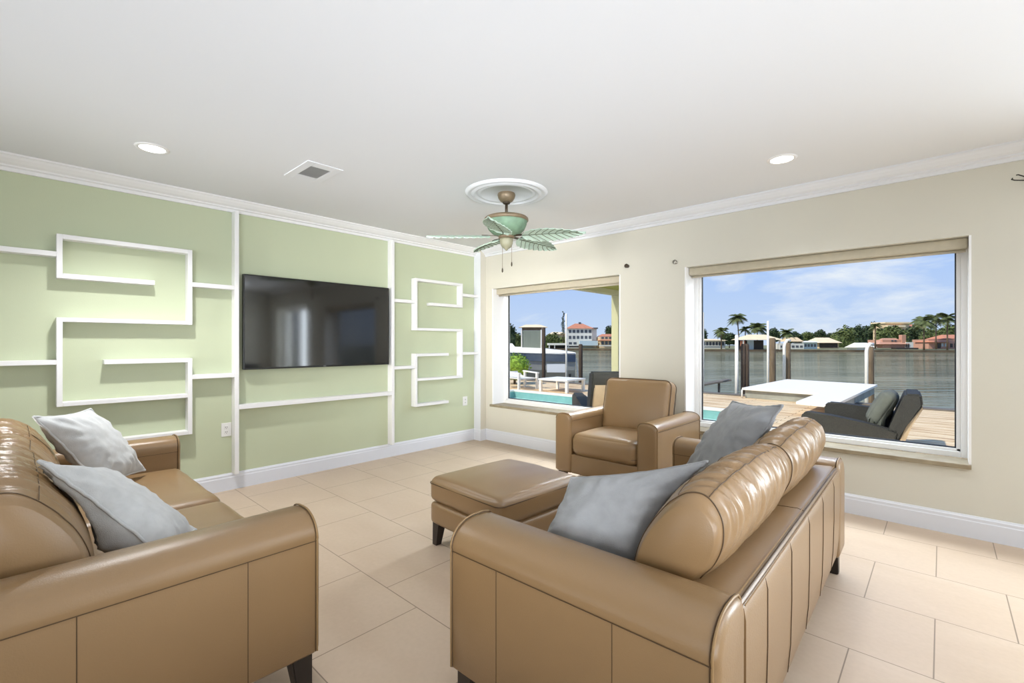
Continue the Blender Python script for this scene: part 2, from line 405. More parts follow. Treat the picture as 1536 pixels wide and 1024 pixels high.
for (x0, x1, z0, z1) in ((DO[0], DO[0]+.07, 0, 2.05), (DO[1]-.07, DO[1], 0, 2.05), (dm-.04, dm+.04, .06, 1.98), (DO[0]+.07, DO[1]-.07, 0, .06), (DO[0]+.07, DO[1]-.07, 1.98, 2.05)): box(b, x0, x1, .18, .24, z0, z1)
dr = struct('door_1', b, PVC)
for x0, x1 in ((DO[0]+.07, dm-.04), (dm+.04, DO[1]-.07)):
    b = bmesh.new(); box(b, x0, x1, .207, .212, .06, 1.98); new_obj('pane', b, GLASS, dr, False)

# ------------------------------------------------------------------ green wall joinery
E_ = .085; T_ = .03
def board(bm, y0, y1, z0, z1, d=E_): box(bm, 0, d, y0, y1, z0, z1, .002, seg=1)
for i, (y0, y1) in enumerate(((-2.914, -2.881), (-1.388, -1.354))):
    b = bmesh.new(); board(b, y0, y1, .142, CZ-.098); struct('trim_%d' % (4+i), b, WHITE)
def lattice(name, label, y0, y1, mirror, left_to, right_to):
    "two interlocked hooks of boards with short rails out to both sides"
    root = thing(name, label, 'wall shelf', (0, (y0+y1)/2, 0)); W = y1-y0; c = (y0+y1)/2
    # described for the unit left of the television; mirror flips it
    def mk(nm, a0, a1, z0, z1):
        a0, a1 = y0+a0*W, y0+a1*W
        if mirror: a0, a1 = y0+y1-a1, y0+y1-a0
        b = bmesh.new(); board(b, a0-c, a1-c, z0, z1); o = new_obj(nm, b, WHITE, root, False)
    t = T_/W
    mk('upright', 0, t, 1.69, 1.99); mk('shelf_board', t, 1-t, 1.958, 1.99); mk('upright', 1-t, 1, 1.395, 1.99)
    mk('shelf_board', t, .69, 1.69, 1.724); mk('shelf_board', t, 1-t, 1.395, 1.424)
    mk('upright', 0, t, .818, 1.424); mk('shelf_board', t, 1-t, .818, .847); mk('upright', 1-t, 1, .525, 1.13)
    mk('shelf_board', .315, 1-t, 1.098, 1.13); mk('shelf_board', .315, 1-t, .525, .556)
    def rail(a0, a1, z0, z1):
        b = bmesh.new(); board(b, a0-c, a1-c, z0, z1); new_obj('rail', b, WHITE, root, False)
    hi = ((1.834, 1.868), (1.104, 1.136)); lo = ((1.70, 1.735), (.962, .996))
    for (z0, z1) in (lo if mirror else hi): rail(left_to, y0, z0, z1)
    for (z0, z1) in (hi if mirror else lo): rail(y1, right_to, z0, z1)
lattice('lattice_shelf', 'white geometric hook-shaped shelf on the green wall, above the left sofa', -3.99, -3.216, False, -5.6, -2.914)
lattice('lattice_shelf', 'white geometric hook-shaped shelf between television and corner, above small outlet', -1.082, -.37, True, -1.354, -.104)
b = bmesh.new(); board(b, -2.881, -1.388, .686, .724)
tag(struct('media_shelf', b, WHITE), 'long thin white shelf on the green wall below the television', 'shelf'); bpy.data.objects['media_shelf']['kind'] = 'thing'

# television
tv = thing('television', 'large black flat television mounted on the green wall', 'television', (0, -2.135, 1.432))
b = bmesh.new(); box(b, .045, .082, -.712, .712, -.412, .412, .004); new_obj('bezel', b, BLACK, tv, False)
b = bmesh.new(); box(b, .0815, .083, -.702, .702, -.396, .402); new_obj('screen', b, SCREEN, tv, False)
b = bmesh.new(); box(b, .082, .085, -.012, .014, -.41, -.396); new_obj('emblem', b, EMBLEM, tv, False)
b = bmesh.new(); box(b, .0, .046, -.3, .3, -.25, .25); box(b, .02, .046, -.55, .55, -.36, .1, .01); new_obj('mount', b, BLACK, tv, False)

# outlets
def outlet(y, z, label, kind):
    o = thing('wall_outlet', label, 'outlet', (0, y, z))
    b = bmesh.new(); box(b, 0, .006, -.038, .038, -.058, .058, .003); new_obj('cover_plate', b, OUTLET, o, False)
    for zz in (-.02, .02):
        b = bmesh.new(); box(b, .004, .008, -.014, .014, zz-.016, zz+.016, .002); sk = new_obj('socket', b, OUTLET, o, False)
        b = bmesh.new()
        for yy in (-.006, .006): box(b, .007, .0088, yy-.0016, yy+.0016, zz-.004, zz+.007)
        box(b, .007, .0088, -.002, .002, zz-.012, zz-.008); new_obj('slot', b, SLOT, sk, False)
outlet(-2.955, .515, 'white double outlet beside the tall post, near the left sofa arm', 0)
outlet(-.262, .512, 'small white outlet on the green wall under the right-hand hook shelf', 1)

# curtain hardware on the window wall
def holdback(x, z, label, m):
    o = thing('curtain_holdback', label, 'curtain holdback', (x, 0, z))
    b = bmesh.new(); lathe(b, [(.016, 0), (.016, .006), (.008, .01), (.008, .022)], 20); b.transform(Matrix.Rotation(PI/2, 4, 'X')); new_obj('base', b, m, o, True, 40)
    b = bmesh.new(); lathe(b, [(.008, .02), (.018, .024), (.021, .034), (.016, .042), (.006, .045)], 20); b.transform(Matrix.Rotation(PI/2, 4, 'X')); new_obj('knob', b, m, o, True, 40)
holdback(2.157, 2.02, 'small dark round knob on the cream wall above the small window', DKBRONZE)
holdback(2.653, 2.0, 'small nickel round knob on the cream wall left of the wide window', CHROME)
k = thing('curtain_bracket', 'black iron curtain bracket high on the cream wall at the photo edge', 'curtain bracket', (4.86, 0, 2.24))
b = bmesh.new(); tube(b, [(.0, -.012, -.008), (-.03, -.06, -.012), (-.075, -.105, -.012), (-.087, -.112, -.006), (-.082, -.112, .001)], .0035, 8); new_obj('hook', b, BRKT, k)
b = bmesh.new(); tube(b, [(.0, -.012, .0), (-.03, -.03, .02), (-.055, -.045, .032), (-.062, -.05, .03)], .0035, 8); new_obj('brace', b, BRKT, k)
b = bmesh.new(); lathe(b, [(.02, 0), (.02, .008), (.01, .014)], 16); b.transform(Matrix.Rotation(PI/2, 4, 'X')); new_obj('base', b, BRKT, k, True, 40)

# ceiling: recessed lights, vent, medallion, fan
def can(x, y, label):
    o = thing('recessed_light', label, 'ceiling light', (x, y, CZ), 0, 'recessed ceiling lights')
    b = bmesh.new(); lathe(b, [(.066, -.002), (.07, -.006), (.086, -.005), (.09, 0)], 40, cap=False); new_obj('trim_ring', b, WHITE, o, True)
    b = bmesh.new(); lathe(b, [(.0, -.003), (.067, -.003), (.067, -.0005)], 40); new_obj('lens', b, LAMP, o, False)
can(.85, -3.6, 'round lit recessed light in the ceiling above the left sofa')
can(3.69, -.74, 'round lit recessed light in the ceiling near the wide window')
v = thing('ceiling_vent', 'square white ceiling vent with grey louvred grille beyond the left light', 'vent', (1.18, -2.735, CZ))
b = bmesh.new()
for (x0, x1, y0, y1) in ((-.2, .2, -.125, -.07), (-.2, .2, .07, .125), (-.2, -.1, -.07, .07), (.12, .2, -.07, .07)): box(b, x0, x1, y0, y1, -.006, 0, .002)
new_obj('frame', b, CEILM, v, False)
b = bmesh.new(); box(b, -.1, .12, -.07, .07, -.001, 0); new_obj('backing', b, VENTDK, v, False)
b = bmesh.new()
for i in range(12):
    y = -.064+.0115*i; obox(b, (.01, y, -.004), (1, 0, 0), (0, .8, .6), (0, -.6, .8), .108, .005, .0008)
new_obj('grille', b, GRILLE, v, False)

FX, FY = 1.88, -1.475
b = bmesh.new(); lathe(b, [(.0, -.006), (.20, -.006), (.205, -.012), (.225, -.014), (.232, -.008), (.242, -.008), (.25, -.02), (.268, -.024), (.28, -.014), (.29, -.012), (.305, -.02), (.318, -.018), (.33, -.004), (.333, 0)], 72)
md = new_obj('ceiling_medallion', b, CEILM); md.location = (FX, FY, CZ); tag(md, 'round white moulded medallion on the ceiling around the fan mount', 'ceiling medallion')
fan = thing('ceiling_fan', 'bronze ceiling fan with five pale green leaf-shaped blades', 'ceiling fan', (FX, FY, 0))
b = bmesh.new(); lathe(b, [(.068, CZ-.006), (.072, CZ-.02), (.066, CZ-.045), (.05, CZ-.068), (.035, CZ-.078)], 32); new_obj('canopy', b, BRONZE, fan, True, 50)
b = bmesh.new(); lathe(b, [(.034, CZ-.076), (.026, CZ-.09), (.012, CZ-.095)], 24); new_obj('collar', b, DKBRONZE, fan)
b = bmesh.new(); tube(b, [(0, 0, CZ-.08), (0, 0, 2.27)], .012, 12); new_obj('downrod', b, DKBRONZE, fan)
b = bmesh.new(); lathe(b, [(.02, 2.285), (.09, 2.282), (.15, 2.268), (.172, 2.25), (.174, 2.236), (.166, 2.23), (.163, 2.205), (.145, 2.165), (.115, 2.135), (.08, 2.118), (.05, 2.112)], 48); new_obj('motor_housing', b, VERDI, fan, True, 60)
b = bmesh.new(); lathe(b, [(.168, 2.262), (.177, 2.254), (.178, 2.238), (.17, 2.23)], 48, cap=False); new_obj('rim', b, BRONZE, fan)
b = bmesh.new(); lathe(b, [(.06, 2.122), (.066, 2.11), (.062, 2.098), (.05, 2.094)], 32); new_obj('switch_ring', b, BRONZE, fan)
b = bmesh.new(); lathe(b, [(.05, 2.096), (.054, 2.08), (.05, 2.05), (.036, 2.024), (.016, 2.012), (.008, 2.0), (.0, 1.996)], 32); new_obj('cup', b, FROST, fan)
for dx, dy, z1 in ((-.045, .0, 1.865), (.03, .03, 1.91)):
    b = bmesh.new(); tube(b, [(dx, dy, 2.06), (dx, dy, z1)], .0016, 6); pc = new_obj('pull_chain', b, BRONZE, fan)
    b = bmesh.new(); lathe(b, [(.001, z1), (.0055, z1-.01), (.007, z1-.028), (.003, z1-.04)], 12, (dx, dy, 0)); new_obj('pull', b, DKBRONZE, pc)
def blade(ang):
    "palm-leaf blade lying along +x, serrated edge, raised veins"
    R0, R1, wmax = .13, .64, .108; n = 60; M = Matrix.Rotation(ang, 4, 'Z') @ Matrix.Rotation(math.radians(-15), 4, 'X')
    def half(s): 
        base = (math.sin(PI*min(1, s*1.02)**.72))**.75 if s < 1 else 0
        ser = 1-.10*((s*9) % 1)*(1 if s > .2 else 0)
        return max(.008, wmax*base*ser)
    b = bmesh.new(); rows = []
    for i in range(n+1):
        s = i/n; x = R0+(R1-R0)*s; w = half(s); row = []
        for k in range(-6, 7):
            t = k/6; y = w*t
            z = -.012*abs(t)**1.6-.012*s*s+.0035*math.sin((s*9-abs(t)*1.6)*2*PI)*abs(t)
            row.append((Vector((x-.012*0, y, z)), Vector((x, y, z-.005))))
        rows.append([(b.verts.new(p), b.verts.new(q)) for p, q in row])
    for A, B in zip(rows, rows[1:]):
        for k in range(12):
            b.faces.new((A[k][0], A[k+1][0], B[k+1][0], B[k][0])); b.faces.new((A[k][1], B[k][1], B[k+1][1], A[k+1][1]))
        for k in (0, 12): b.faces.new((A[k][0], B[k][0], B[k][1], A[k][1]))
    for R_ in (rows[0], rows[-1]):
        for k in range(12): b.faces.new((R_[k][0], R_[k+1][0], R_[k+1][1], R_[k][1]))
    def zz(s, t): return -.012*abs(t)**1.6-.012*s*s-.005
    tube(b, [Vector((R0+(R1-R0)*s, 0, zz(s, 0))) for s in [j/12 for j in range(13)]], [.006-.004*j/12 for j in range(13)], 6, mi=1)
    for j in range(1, 9):
        for sg in (-1, 1):
            pts = []
            for q in range(5):
                t = q/4*.97; s = j/9.5+.16*t**1.2
                if s >= .995: break
                pts.append(Vector((R0+(R1-R0)*s, sg*t*half(s), zz(s, t)-.001)))
            if len(pts) > 2: tube(b, pts, .0032, 5, mi=1)
    b.transform(Matrix.Translation((0, 0, 2.118)) @ M)
    o = new_obj('blade', b, [LEAFM, VEIN], fan, True, 50, recalc=False)
    b = bmesh.new(); bar(b, (.05, 0, 0), (.2, 0, .002), .022, .006); bar(b, (.15, 0, .003), (.2, 0, .003), .06, .005)
    b.transform(Matrix.Translation((0, 0, 2.116)) @ M); new_obj('blade_arm', b, DKBRONZE, o, False)
for a in (260, 343, 46, 119, 185): blade(math.radians(a)+YAW)

# ------------------------------------------------------------------ leather seating
def arm_profile(t, zb, h, zs):
    "closed outline (u from outer 0 to inner t, z)"
    r = h-zs; pts = [(.012, zb), (0, zb+.012), (0, (zb+zs)/2), (0, zs-.012), (.0025, zs), (-.001, zs+.012)]
    for k in range(1, 9):
        a = PI-PI/2*k/9*1.02; pts.append((t*.5+t*.5*math.cos(a), zs+.012+(r-.012)*math.sin(a)))
    pts += [(t*.52, h), (t*.72, h-.001), (t*.88, h-.008), (t*.97, h-.024), (t*1.0, h-.05), (t*1.0, zs), (t*.985, zs-.01), (t*.99, (zb+zs)/2), (t*.99, zb+.01), (t-.012, zb)]
    return pts
def make_arm(root, sx, xo, t, D, zb, h, zs, vseams):
    prof = arm_profile(t, zb, h, zs); cu, cz = t/2, (zb+h)/2; hu, hz = t/2, (h-zb)/2
    b = bmesh.new(); secs = []; r = .022
    ys = [0, .003, .008, .014, .022]+[.022+(D-.044)*i/10 for i in range(1, 10)]+[D-.022, D-.014, D-.008, D-.003, D]
    for y in ys:
        e = min(y, D-y); ins = r*(1-math.sqrt(max(0, 1-((r-min(e, r))/r)**2)))
        fu, fz = (hu-ins)/hu, (hz-ins)/hz
        secs.append([Vector((sx*(xo-(cu+(u-cu)*fu)), y, cz+(z-cz)*fz)) for u, z in prof])
    loft(b, secs)
    X = lambda u: sx*(xo-u)
    for u in (-.0002, t+.0002): tube(b, [(X(u), .012, zs), (X(u), D-.012, zs)], .0013, 6, mi=1)
    for y in vseams: tube(b, [(X(-.0002), y, zb+.01), (X(-.0002), y, zs)], .0013, 6, mi=1)
    for y in (.014, D-.014):
        f = 1.012; pr = [Vector((X(cu+(u-cu)*f), y, cz+(z-cz)*f)) for u, z in [(0, zb+.014)]+[q for q in prof if q[1] > zb+.02]+[(t*.99, zb+.014)]]
        tube(b, pr, .0035, 6, mi=2)
        off = .0055 if y < .1 else -.0055
        tube(b, [p+Vector((0, off, 0)) for p in pr], .0016, 5, mi=1)
    return new_obj('arm', b, [LEATHER, SEAM, PIPE], root, True, 50)
def make_leg(root, x, y, zb, s=.06, name='leg'):
    b = bmesh.new(); top, bot = s/2, s*.34
    sxn, syn = (1 if x > 0 else -1), (1 if y > .3 else -1)
    def ring(h, z, k): return [Vector((x+sxn*(h_x)*1, y+h_y, z)) for h_x, h_y in ((-h+k, -h), (h, -h), (h, h), (-h+k, h))]
    r0 = [Vector((x+dx*bot+sxn*(top-bot), y+dy*bot+syn*(top-bot), 0)) for dx, dy in ((-1, -1), (1, -1), (1, 1), (-1, 1))]
    r1 = [Vector((x+dx*top, y+dy*top, zb+.012)) for dx, dy in ((-1, -1), (1, -1), (1, 1), (-1, 1))]
    loft(b, [r0, r1]); bmesh.ops.bevel(b, geom=b.edges[:], offset=.004, segments=2, affect='EDGES')
    return new_obj(name, b, LEG, root, False)
def back_cushion(root, x0, x1, prof, seed, wr=.028):
    c = Vector((sum(p[0] for p in prof)/len(prof), sum(p[1] for p in prof)/len(prof), 0))
    sp = catmull([(p[0], p[1], 0) for p in prof], 8); n = 120; L_ = x1-x0
    b = bmesh.new(); secs = []; Fs = []
    for i in range(n+1):
        s = -1+2*i/n; s = math.copysign(1-(1-abs(s))**1.35, s)
        f = 1-.20*abs(s)**5-.07*abs(s)**24; Fs.append(f); x = (x0+x1)/2+s*L_/2; ring = []
        for p in sp:
            q = c+(p-c)*f; d = (p-c).normalized()
            # gathers run across the length over the top and the rear of the cushion
            hgt = max(0, min(1, (p.y-.60)/.16)); rear = max(0, min(1, (p.x-.60)/.1)); m = hgt*rear*(1-abs(s)**6)
            ph = seed*7+i*0
            w = noise.noise(Vector((x*34+p.x*8, p.y*5, seed*3.1)))*.6+(1-2*abs(noise.noise(Vector((x*40+p.x*12, p.y*7, seed*5.7)))))*.35
            q = q+d*(wr*m*w+.004*noise.noise(Vector((x*5, p.x*6, p.y*6+seed))))
            ring.append(Vector((x, q.x, q.y)))
        secs.append(ring)
    loft(b, secs)
    for i in (9, n-9):                                              # end piping
        f = 1.004; ring = secs[i]; cc = sum(ring, Vector())/len(ring)
        tube(b, [cc+(p-cc)*f for p in ring], .0022, 5, True, 1)
    k = max(range(len(sp)), key=lambda j: sp[j].y*.75+sp[j].x*.5)     # ridge seam along the length
    sm = lambda q, i: sum((secs[j][q] for j in range(i-3, i+4)), Vector())/7
    tube(b, [sm(k, i)+Vector((0, .002, .006)) for i in range(9, n-8)], .0018, 5, mi=1)
    k2 = min(range(len(sp)), key=lambda j: abs(sp[j].x-.70)+(0 if sp[j].y > .75 else 9))
    tube(b, [sm(k2, i)+Vector((0, 0, .005)) for i in range(9, n-8)], .0011, 5, mi=1)
    return new_obj('back_cushion', b, [LEATHER, SEAM], root, True)
BPROF = [(.545, .47), (.545, .58), (.585, .70), (.655, .80), (.725, .858), (.79, .862), (.838, .81), (.842, .735), (.812, .655), (.775, .605), (.72, .52), (.66, .45), (.59, .425)]
def sofa(name, label, W, D, loc, rz, vs_l, vs_r, cat='sofa', t=.205, h=.635, zb=.137, zs=.542, back=0):
    root = thing(name, label, cat, loc, rz); xi = W/2-t
    make_arm(root, -1, W/2, t, D, zb, h, zs, vs_l); make_arm(root, 1, W/2, t, D, zb, h, zs, vs_r)
    b = bmesh.new(); box(b, -xi-.004, xi+.004, .03, D-.1, zb, .30, .015, seg=3); new_obj('seat_base', b, LEATHER, root, True, 40)
    for s in (-1, 1):
        b = bmesh.new(); w = xi-.002
        softbox(b, (s*xi/2, .02+.36, .365), (w, .74, .16), .035, 16, (0, .012, .018), .006, 6, seed=s)
        tube(b, [(p.x+s*xi/2, p.y+.38, .405) for p in rrect(w/2+.001, .371, .035, 0)], .0024, 5, True, 1)
        new_obj('seat_cushion', b, [LEATHER, SEAM], root, True)
    # upholstered back frame
    b = bmesh.new(); P_ = [(.70+back, zb), (.70+back, .57), (.715+back, .592), (.745+back, .605), (.85+back, .612), (.872+back, .606), (.885+back, .59), (D, .56), (D, .40), (D-.004, .25), (D-.012, zb+.02), (D-.03, zb)]
    secs = []
    for i in range(25):
        x = -xi-.004+(2*xi+.008)*i/24
        secs.append([Vector((x, u, z)) for u, z in P_])
    loft(b, secs)
    tube(b, [(-xi, back+.875, .607), (xi, back+.875, .607)], .003, 6, mi=1)
    tube(b, [(-xi, back+.866, .6125), (xi, back+.866, .6125)], .0022, 5, mi=2)
    tube(b, [(-xi, back+.886, .597), (xi, back+.886, .597)], .0022, 5, mi=2)
    for x in [k*.31*xi/.82 for k in (-2, -1, 0, 1, 2)]:
        tube(b, [(x, back+.884, .592), (x, D+.0012, .56), (x, D+.0012, .40), (x, D-.0025, .25), (x, D-.011, zb+.02)], .0013, 5, mi=1)
    tube(b, [(0, back+.72, .5965), (0, back+.745, .6055), (0, back+.85, .6125), (0, back+.872, .607)], .0014, 5, mi=1)
    new_obj('backrest', b, [LEATHER, SEAM, PIPE], root, True, 50)
    prof = [(a+back, c) for a, c in BPROF]
    back_cushion(root, -xi+.012, -.003, prof, 1.3); back_cushion(root, .003, xi-.012, prof, 2.9)
    for x in (-W/2+.055, W/2-.055):
        for y in (.06, D-.06): make_leg(root, x, y, zb, .075)
    return root
SR = sofa('leather_sofa', 'tan leather two-seat sofa seen from behind, in front of the wide window', 2.06, .89, (3.205, -2.15, 0), math.radians(-90+1.0), [], [.225, .63])
SL = sofa('leather_sofa', 'tan leather sofa at the green wall side, facing the windows, cut by the photo edge', 2.22, .92, (1.71, -3.44, 0), PI, [.24, .645], [], back=.03)

# armchair
AW, AT, AD = .955, .165, .86
ch = thing('leather_armchair', 'tan leather armchair in the corner between the two windows', 'armchair', (2.413, -.9, 0), math.radians(0))
xi = AW/2-AT
make_arm(ch, -1, AW/2, AT, AD, .12, .632, .572, []); make_arm(ch, 1, AW/2, AT, AD, .12, .632, .572, [])
b = bmesh.new(); box(b, -xi-.004, xi+.004, .012, AD-.1, .12, .285, .01, seg=3); new_obj('seat_base', b, LEATHER, ch, True, 40)
b = bmesh.new(); softbox(b, (0, .30, .375), (2*xi-.004, .62, .19), .06, 18, (0, .02, .022), .005, 6, seed=4)
tube(b, [(p.x, p.y+.30, .335) for p in rrect(xi-.001, .311, .06, 0)], .0024, 5, True, 1); new_obj('seat_cushion', b, [LEATHER, SEAM], ch)
b = bmesh.new(); box(b, -xi-.004, xi+.004, AD-.16, AD, .12, .60, .03, seg=4); new_obj('backrest', b, LEATHER, ch, True, 40)
b = bmesh.new(); hx, hz = xi+.012, .245
softbox(b, (0, 0, 0), (2*hx, .155, 2*hz), .05, 18, (0, .03, .012), 0)
rr_ = rrect(hx+.0015, hz+.0015, .062, 0, 8)
for yy in (-.052, .052): tube(b, [(p.x, yy, p.y) for p in rr_], .0034, 6, True, 1)
b.transform(Matrix.Translation((0, .615, .668)) @ Matrix.Rotation(math.radians(-13), 4, 'X')); new_obj('back_cushion', b, [LEATHER, SEAM], ch)
for x in (-AW/2+.05, AW/2-.05):
    for y in (.06, AD-.06): make_leg(ch, x, y, .12, .07)

# ottoman
ot = thing('leather_ottoman', 'square tan leather ottoman on dark tapered legs in front of the armchair', 'ottoman', (2.462, -2.10, 0), math.radians(-3))
OW, OD = .655, .70
b = bmesh.new(); softbox(b, (0, 0, .20), (OW-.01, OD-.01, .14), .03, 12, (.006, .006, 0)); new_obj('base', b, LEATHER, ot)
b = bmesh.new(); softbox(b, (0, 0, .345), (OW, OD, .155), .045, 22, (.008, .008, .03), .004, 7, seed=9)
tube(b, [(p.x, p.y, .385) for p in rrect(OW/2+.003, OD/2+.003, .045, 0)], .0028, 6, True, 1); new_obj('cushion', b, [LEATHER, SEAM], ot)
for x in (-OW/2+.05, OW/2-.05):
    for y in (-OD/2+.05, OD/2-.05):
        b = bmesh.new(); loft(b, [[Vector((x+math.copysign(.012, x)+dx*.019, y+math.copysign(.012, y)+dy*.019, 0)) for dx, dy in ((-1, -1), (1, -1), (1, 1), (-1, 1))], [Vector((x+dx*.03, y+dy*.03, .145)) for dx, dy in ((-1, -1), (1, -1), (1, 1), (-1, 1))]])
        new_obj('leg', b, LEG, ot, False)

# ------------------------------------------------------------------ throw pillows
def pillow(label, TL, TR, BR, BL, th, m, seed, bulge=(1, 1), sag=.05, pipe=.006):
    P = [Vector(p) for p in (TL, TR, BR, BL)]; c = sum(P, Vector())/4
    nrm = (P[1]-P[0]).cross(P[3]-P[0]).normalized(); n = 40
    def base(u, v):
        a, bb = (u+1)/2, (v+1)/2
        # edges drawn in between the corners
        k = 1-sag*1.6*(1-v*v)*abs(u)**3; k2 = 1-sag*1.6*(1-u*u)*abs(v)**3
        a = .5+(a-.5)*k; bb = .5+(bb-.5)*k2
        return P[3]*(1-a)*(1-bb)+P[2]*a*(1-bb)+P[1]*a*bb+P[0]*(1-a)*bb
    b = bmesh.new(); V = [{}, {}]
    def pos(u, v, s):
        w = max(0, (1-abs(u)**2.4))**.62*max(0, (1-abs(v)**2.4))**.62
        e = max(abs(u), abs(v))
        cr = noise.noise(Vector((u*2.2+seed, v*2.2, s*3)))*.012+noise.noise(Vector((u*7+seed, v*7, s*5+seed)))*.004
        ang = math.atan2(v, u)
        rad = math.sin(ang*17+seed+3*noise.noise(Vector((u*2, v*2, seed))))*.009*max(0, e-.4)*2*(1-e**8)
        return base(u, v)+nrm*s*(th/2*w*bulge[0 if s > 0 else 1]+(cr+rad)*(1-e**10))
    def mt(t): return math.copysign(1-(1-abs(t))**1.5, t)
    g = [mt(-1+2*i/n) for i in range(n+1)]
    for si, s in enumerate((1, -1)):
        for i in range(n+1):
            for j in range(n+1):
                if si and (i in (0, n) or j in (0, n)): V[1][i, j] = V[0][i, j]
                else: V[si][i, j] = b.verts.new(pos(g[i], g[j], s))
        for i in range(n):
            for j in range(n):
                q = [V[si][i, j], V[si][i+1, j], V[si][i+1, j+1], V[si][i, j+1]]
                b.faces.new(q if s > 0 else q[::-1])
    bmesh.ops.translate(b, verts=b.verts, vec=-c)
    o = new_obj('throw_pillow', b, m); o.location = c; tag(o, label, 'pillow', 'throw pillows on the two sofas')
    edge = []
    for i in range(n): edge.append((g[i], -1))
    for i in range(n): edge.append((1, g[i]))
    for i in range(n): edge.append((-g[i], 1))
    for i in range(n): edge.append((-1, -g[i]))
    b = bmesh.new()
    tube(b, [base(u, v)-c+nrm*.006*noise.noise(Vector((u*6, v*6, seed))) for u, v in edge], pipe, 7, True); new_obj('piping', b, m, o)
    return o
pillow('grey linen throw pillow nearest the camera, in the near corner of the right sofa', (3.43, -2.75, .735), (3.90, -2.65, .862), (3.72, -2.87, .475), (3.37, -2.90, .47), .20, PILLOWD, 1.0)
pillow('grey linen throw pillow tilted on one corner at the far arm of the right sofa', (3.62, -1.50, .93), (3.93, -1.80, .965), (3.72, -1.95, .49), (3.42, -1.66, .565), .14, PILLOWD, 2.2)
pillow('pale grey throw pillow at the far end of the left sofa, under the hook shelf', (1.35, -4.13, .905), (1.0, -3.90, .885), (.95, -3.65, .487), (1.30, -3.88, .50), .17, PILLOWL, 3.7)
pillow('pale grey throw pillow behind the near arm of the left sofa, piping towards the camera', (2.33, -4.14, .87), (2.0, -3.97, .74), (2.24, -3.69, .49), (2.52, -3.83, .50), .21, PILLOWL, 5.1, (1.35, .62))

# soft contact: cloth that would sit inside a leather part is pressed out onto its surface
from mathutils.bvhtree import BVHTree
def press(obs, root, gap=.006, skip=()):
    bpy.context.view_layer.update()
    trees = []
    for p in root.children:
        if p.type != 'MESH' or p.name.split('.')[0] in skip: continue
        mw = p.matrix_world; trees.append(BVHTree.FromPolygons([mw @ v_.co for v_ in p.data.vertices], [tuple(f.vertices) for f in p.data.polygons]))
    for o in obs:
        mw = o.matrix_world; inv = mw.inverted()
        for v_ in o.data.vertices:
            p = mw @ v_.co; moved = False
            for it in range(5):
                for t in trees:
                    loc, nn, ix, d = t.find_nearest(p, .25)
                    if loc is not None and (p-loc).dot(nn) < gap*.7: p = loc+nn*gap; moved = True
            if moved: v_.co = inv @ p
for o in [o for o in bpy.data.objects if o.name.startswith('throw_pillow')]:
    press([o]+list(o.children), SL if o.location.x < 2.9 else SR, .014)

# ------------------------------------------------------------------ outdoors: patio, pool, dock, canal, far shore
DZ, WZ, EDGE = -.1, -.9, 8.62
PX0, PX1, PY0, PY1 = -4.3, 1.98, 3.35, 5.35
b = bmesh.new()
for (x0, x1, y0, y1) in ((-16, 12, WT, PY0), (-16, PX0, PY0, PY1), (PX1, 12, PY0, PY1), (-16, 12, PY1, EDGE)): box(b, x0, x1, y0, y1, WZ-.6, DZ)
struct('ground_1', b, DECKM)
b = bmesh.new(); box(b, -60, 60, EDGE, EDGE+.02, WZ-1, DZ-.02); struct('trim_6', b, RIPRAP)
b = bmesh.new(); box(b, -16.2, 12, EDGE-.25, EDGE+.06, DZ-.06, DZ+.03); struct('trim_7', b, DOCKG)
pool = thing('swimming_pool', 'narrow turquoise swimming pool with pale coping outside the windows', 'swimming pool', ((PX0+PX1)/2, (PY0+PY1)/2, DZ))
hx, hy = (PX1-PX0)/2, (PY1-PY0)/2
b = bmesh.new(); box(b, -hx+.01, hx-.01, -hy+.01, hy-.01, -.50, -.46)
for (x0, x1, y0, y1) in ((-hx+.01, -hx+.04, -hy, hy), (hx-.04, hx-.01, -hy, hy), (-hx, hx, -hy+.01, -hy+.04), (-hx, hx, hy-.04, hy-.01)): box(b, x0, x1, y0, y1, -.5, 0)
new_obj('basin', b, POOLT, pool, False)
b = bmesh.new(); box(b, -hx+.03, hx-.03, -hy+.03, hy-.03, -.3, -.16); new_obj('pool_water', b, POOLW, pool, False)
b = bmesh.new()
for (x0, x1, y0, y1) in ((-hx-.15, -hx+.05, -hy-.15, hy+.15), (hx-.05, hx+.15, -hy-.15, hy+.15), (-hx+.05, hx-.05, -hy-.15, -hy+.05), (-hx+.05, hx-.05, hy-.05, hy+.15)): box(b, x0, x1, y0, y1, .0, .045, .01)
new_obj('coping', b, COPING, pool, False)
b = bmesh.new(); bmesh.ops.create_grid(b, x_segments=2, y_segments=2, size=1)
for v_ in b.verts: v_.co = Vector((v_.co.x*420, EDGE+(v_.co.y+1)*230, WZ))
struct('water', b, SEA)

# far shore: a long bank that follows the waterline
sh = [(430, 150), (760, 143), (900, 138), (1050, 121), (1180, 116), (1300, 112), (1440, 108), (1800, 104)]
b = bmesh.new(); secs = []
for px, Z in sh:
    a, c2 = at(px, Z), at(px, Z+90)
    secs.append([Vector((a.x, a.y, WZ-1)), Vector((a.x, a.y, -.42)), Vector((c2.x, c2.y, .3)), Vector((c2.x, c2.y, WZ-1))])
loft(b, secs); struct('ground_2', b, LAWN)
b = bmesh.new(); secs = []
for px, Z in sh:
    a, c2 = at(px, Z-.6), at(px, Z+.3)
    secs.append([Vector((a.x, a.y, WZ-1)), Vector((a.x, a.y, -.38)), Vector((c2.x, c2.y, -.38)), Vector((c2.x, c2.y, WZ-1))])
loft(b, secs); struct('trim_8', b, RIPRAP)

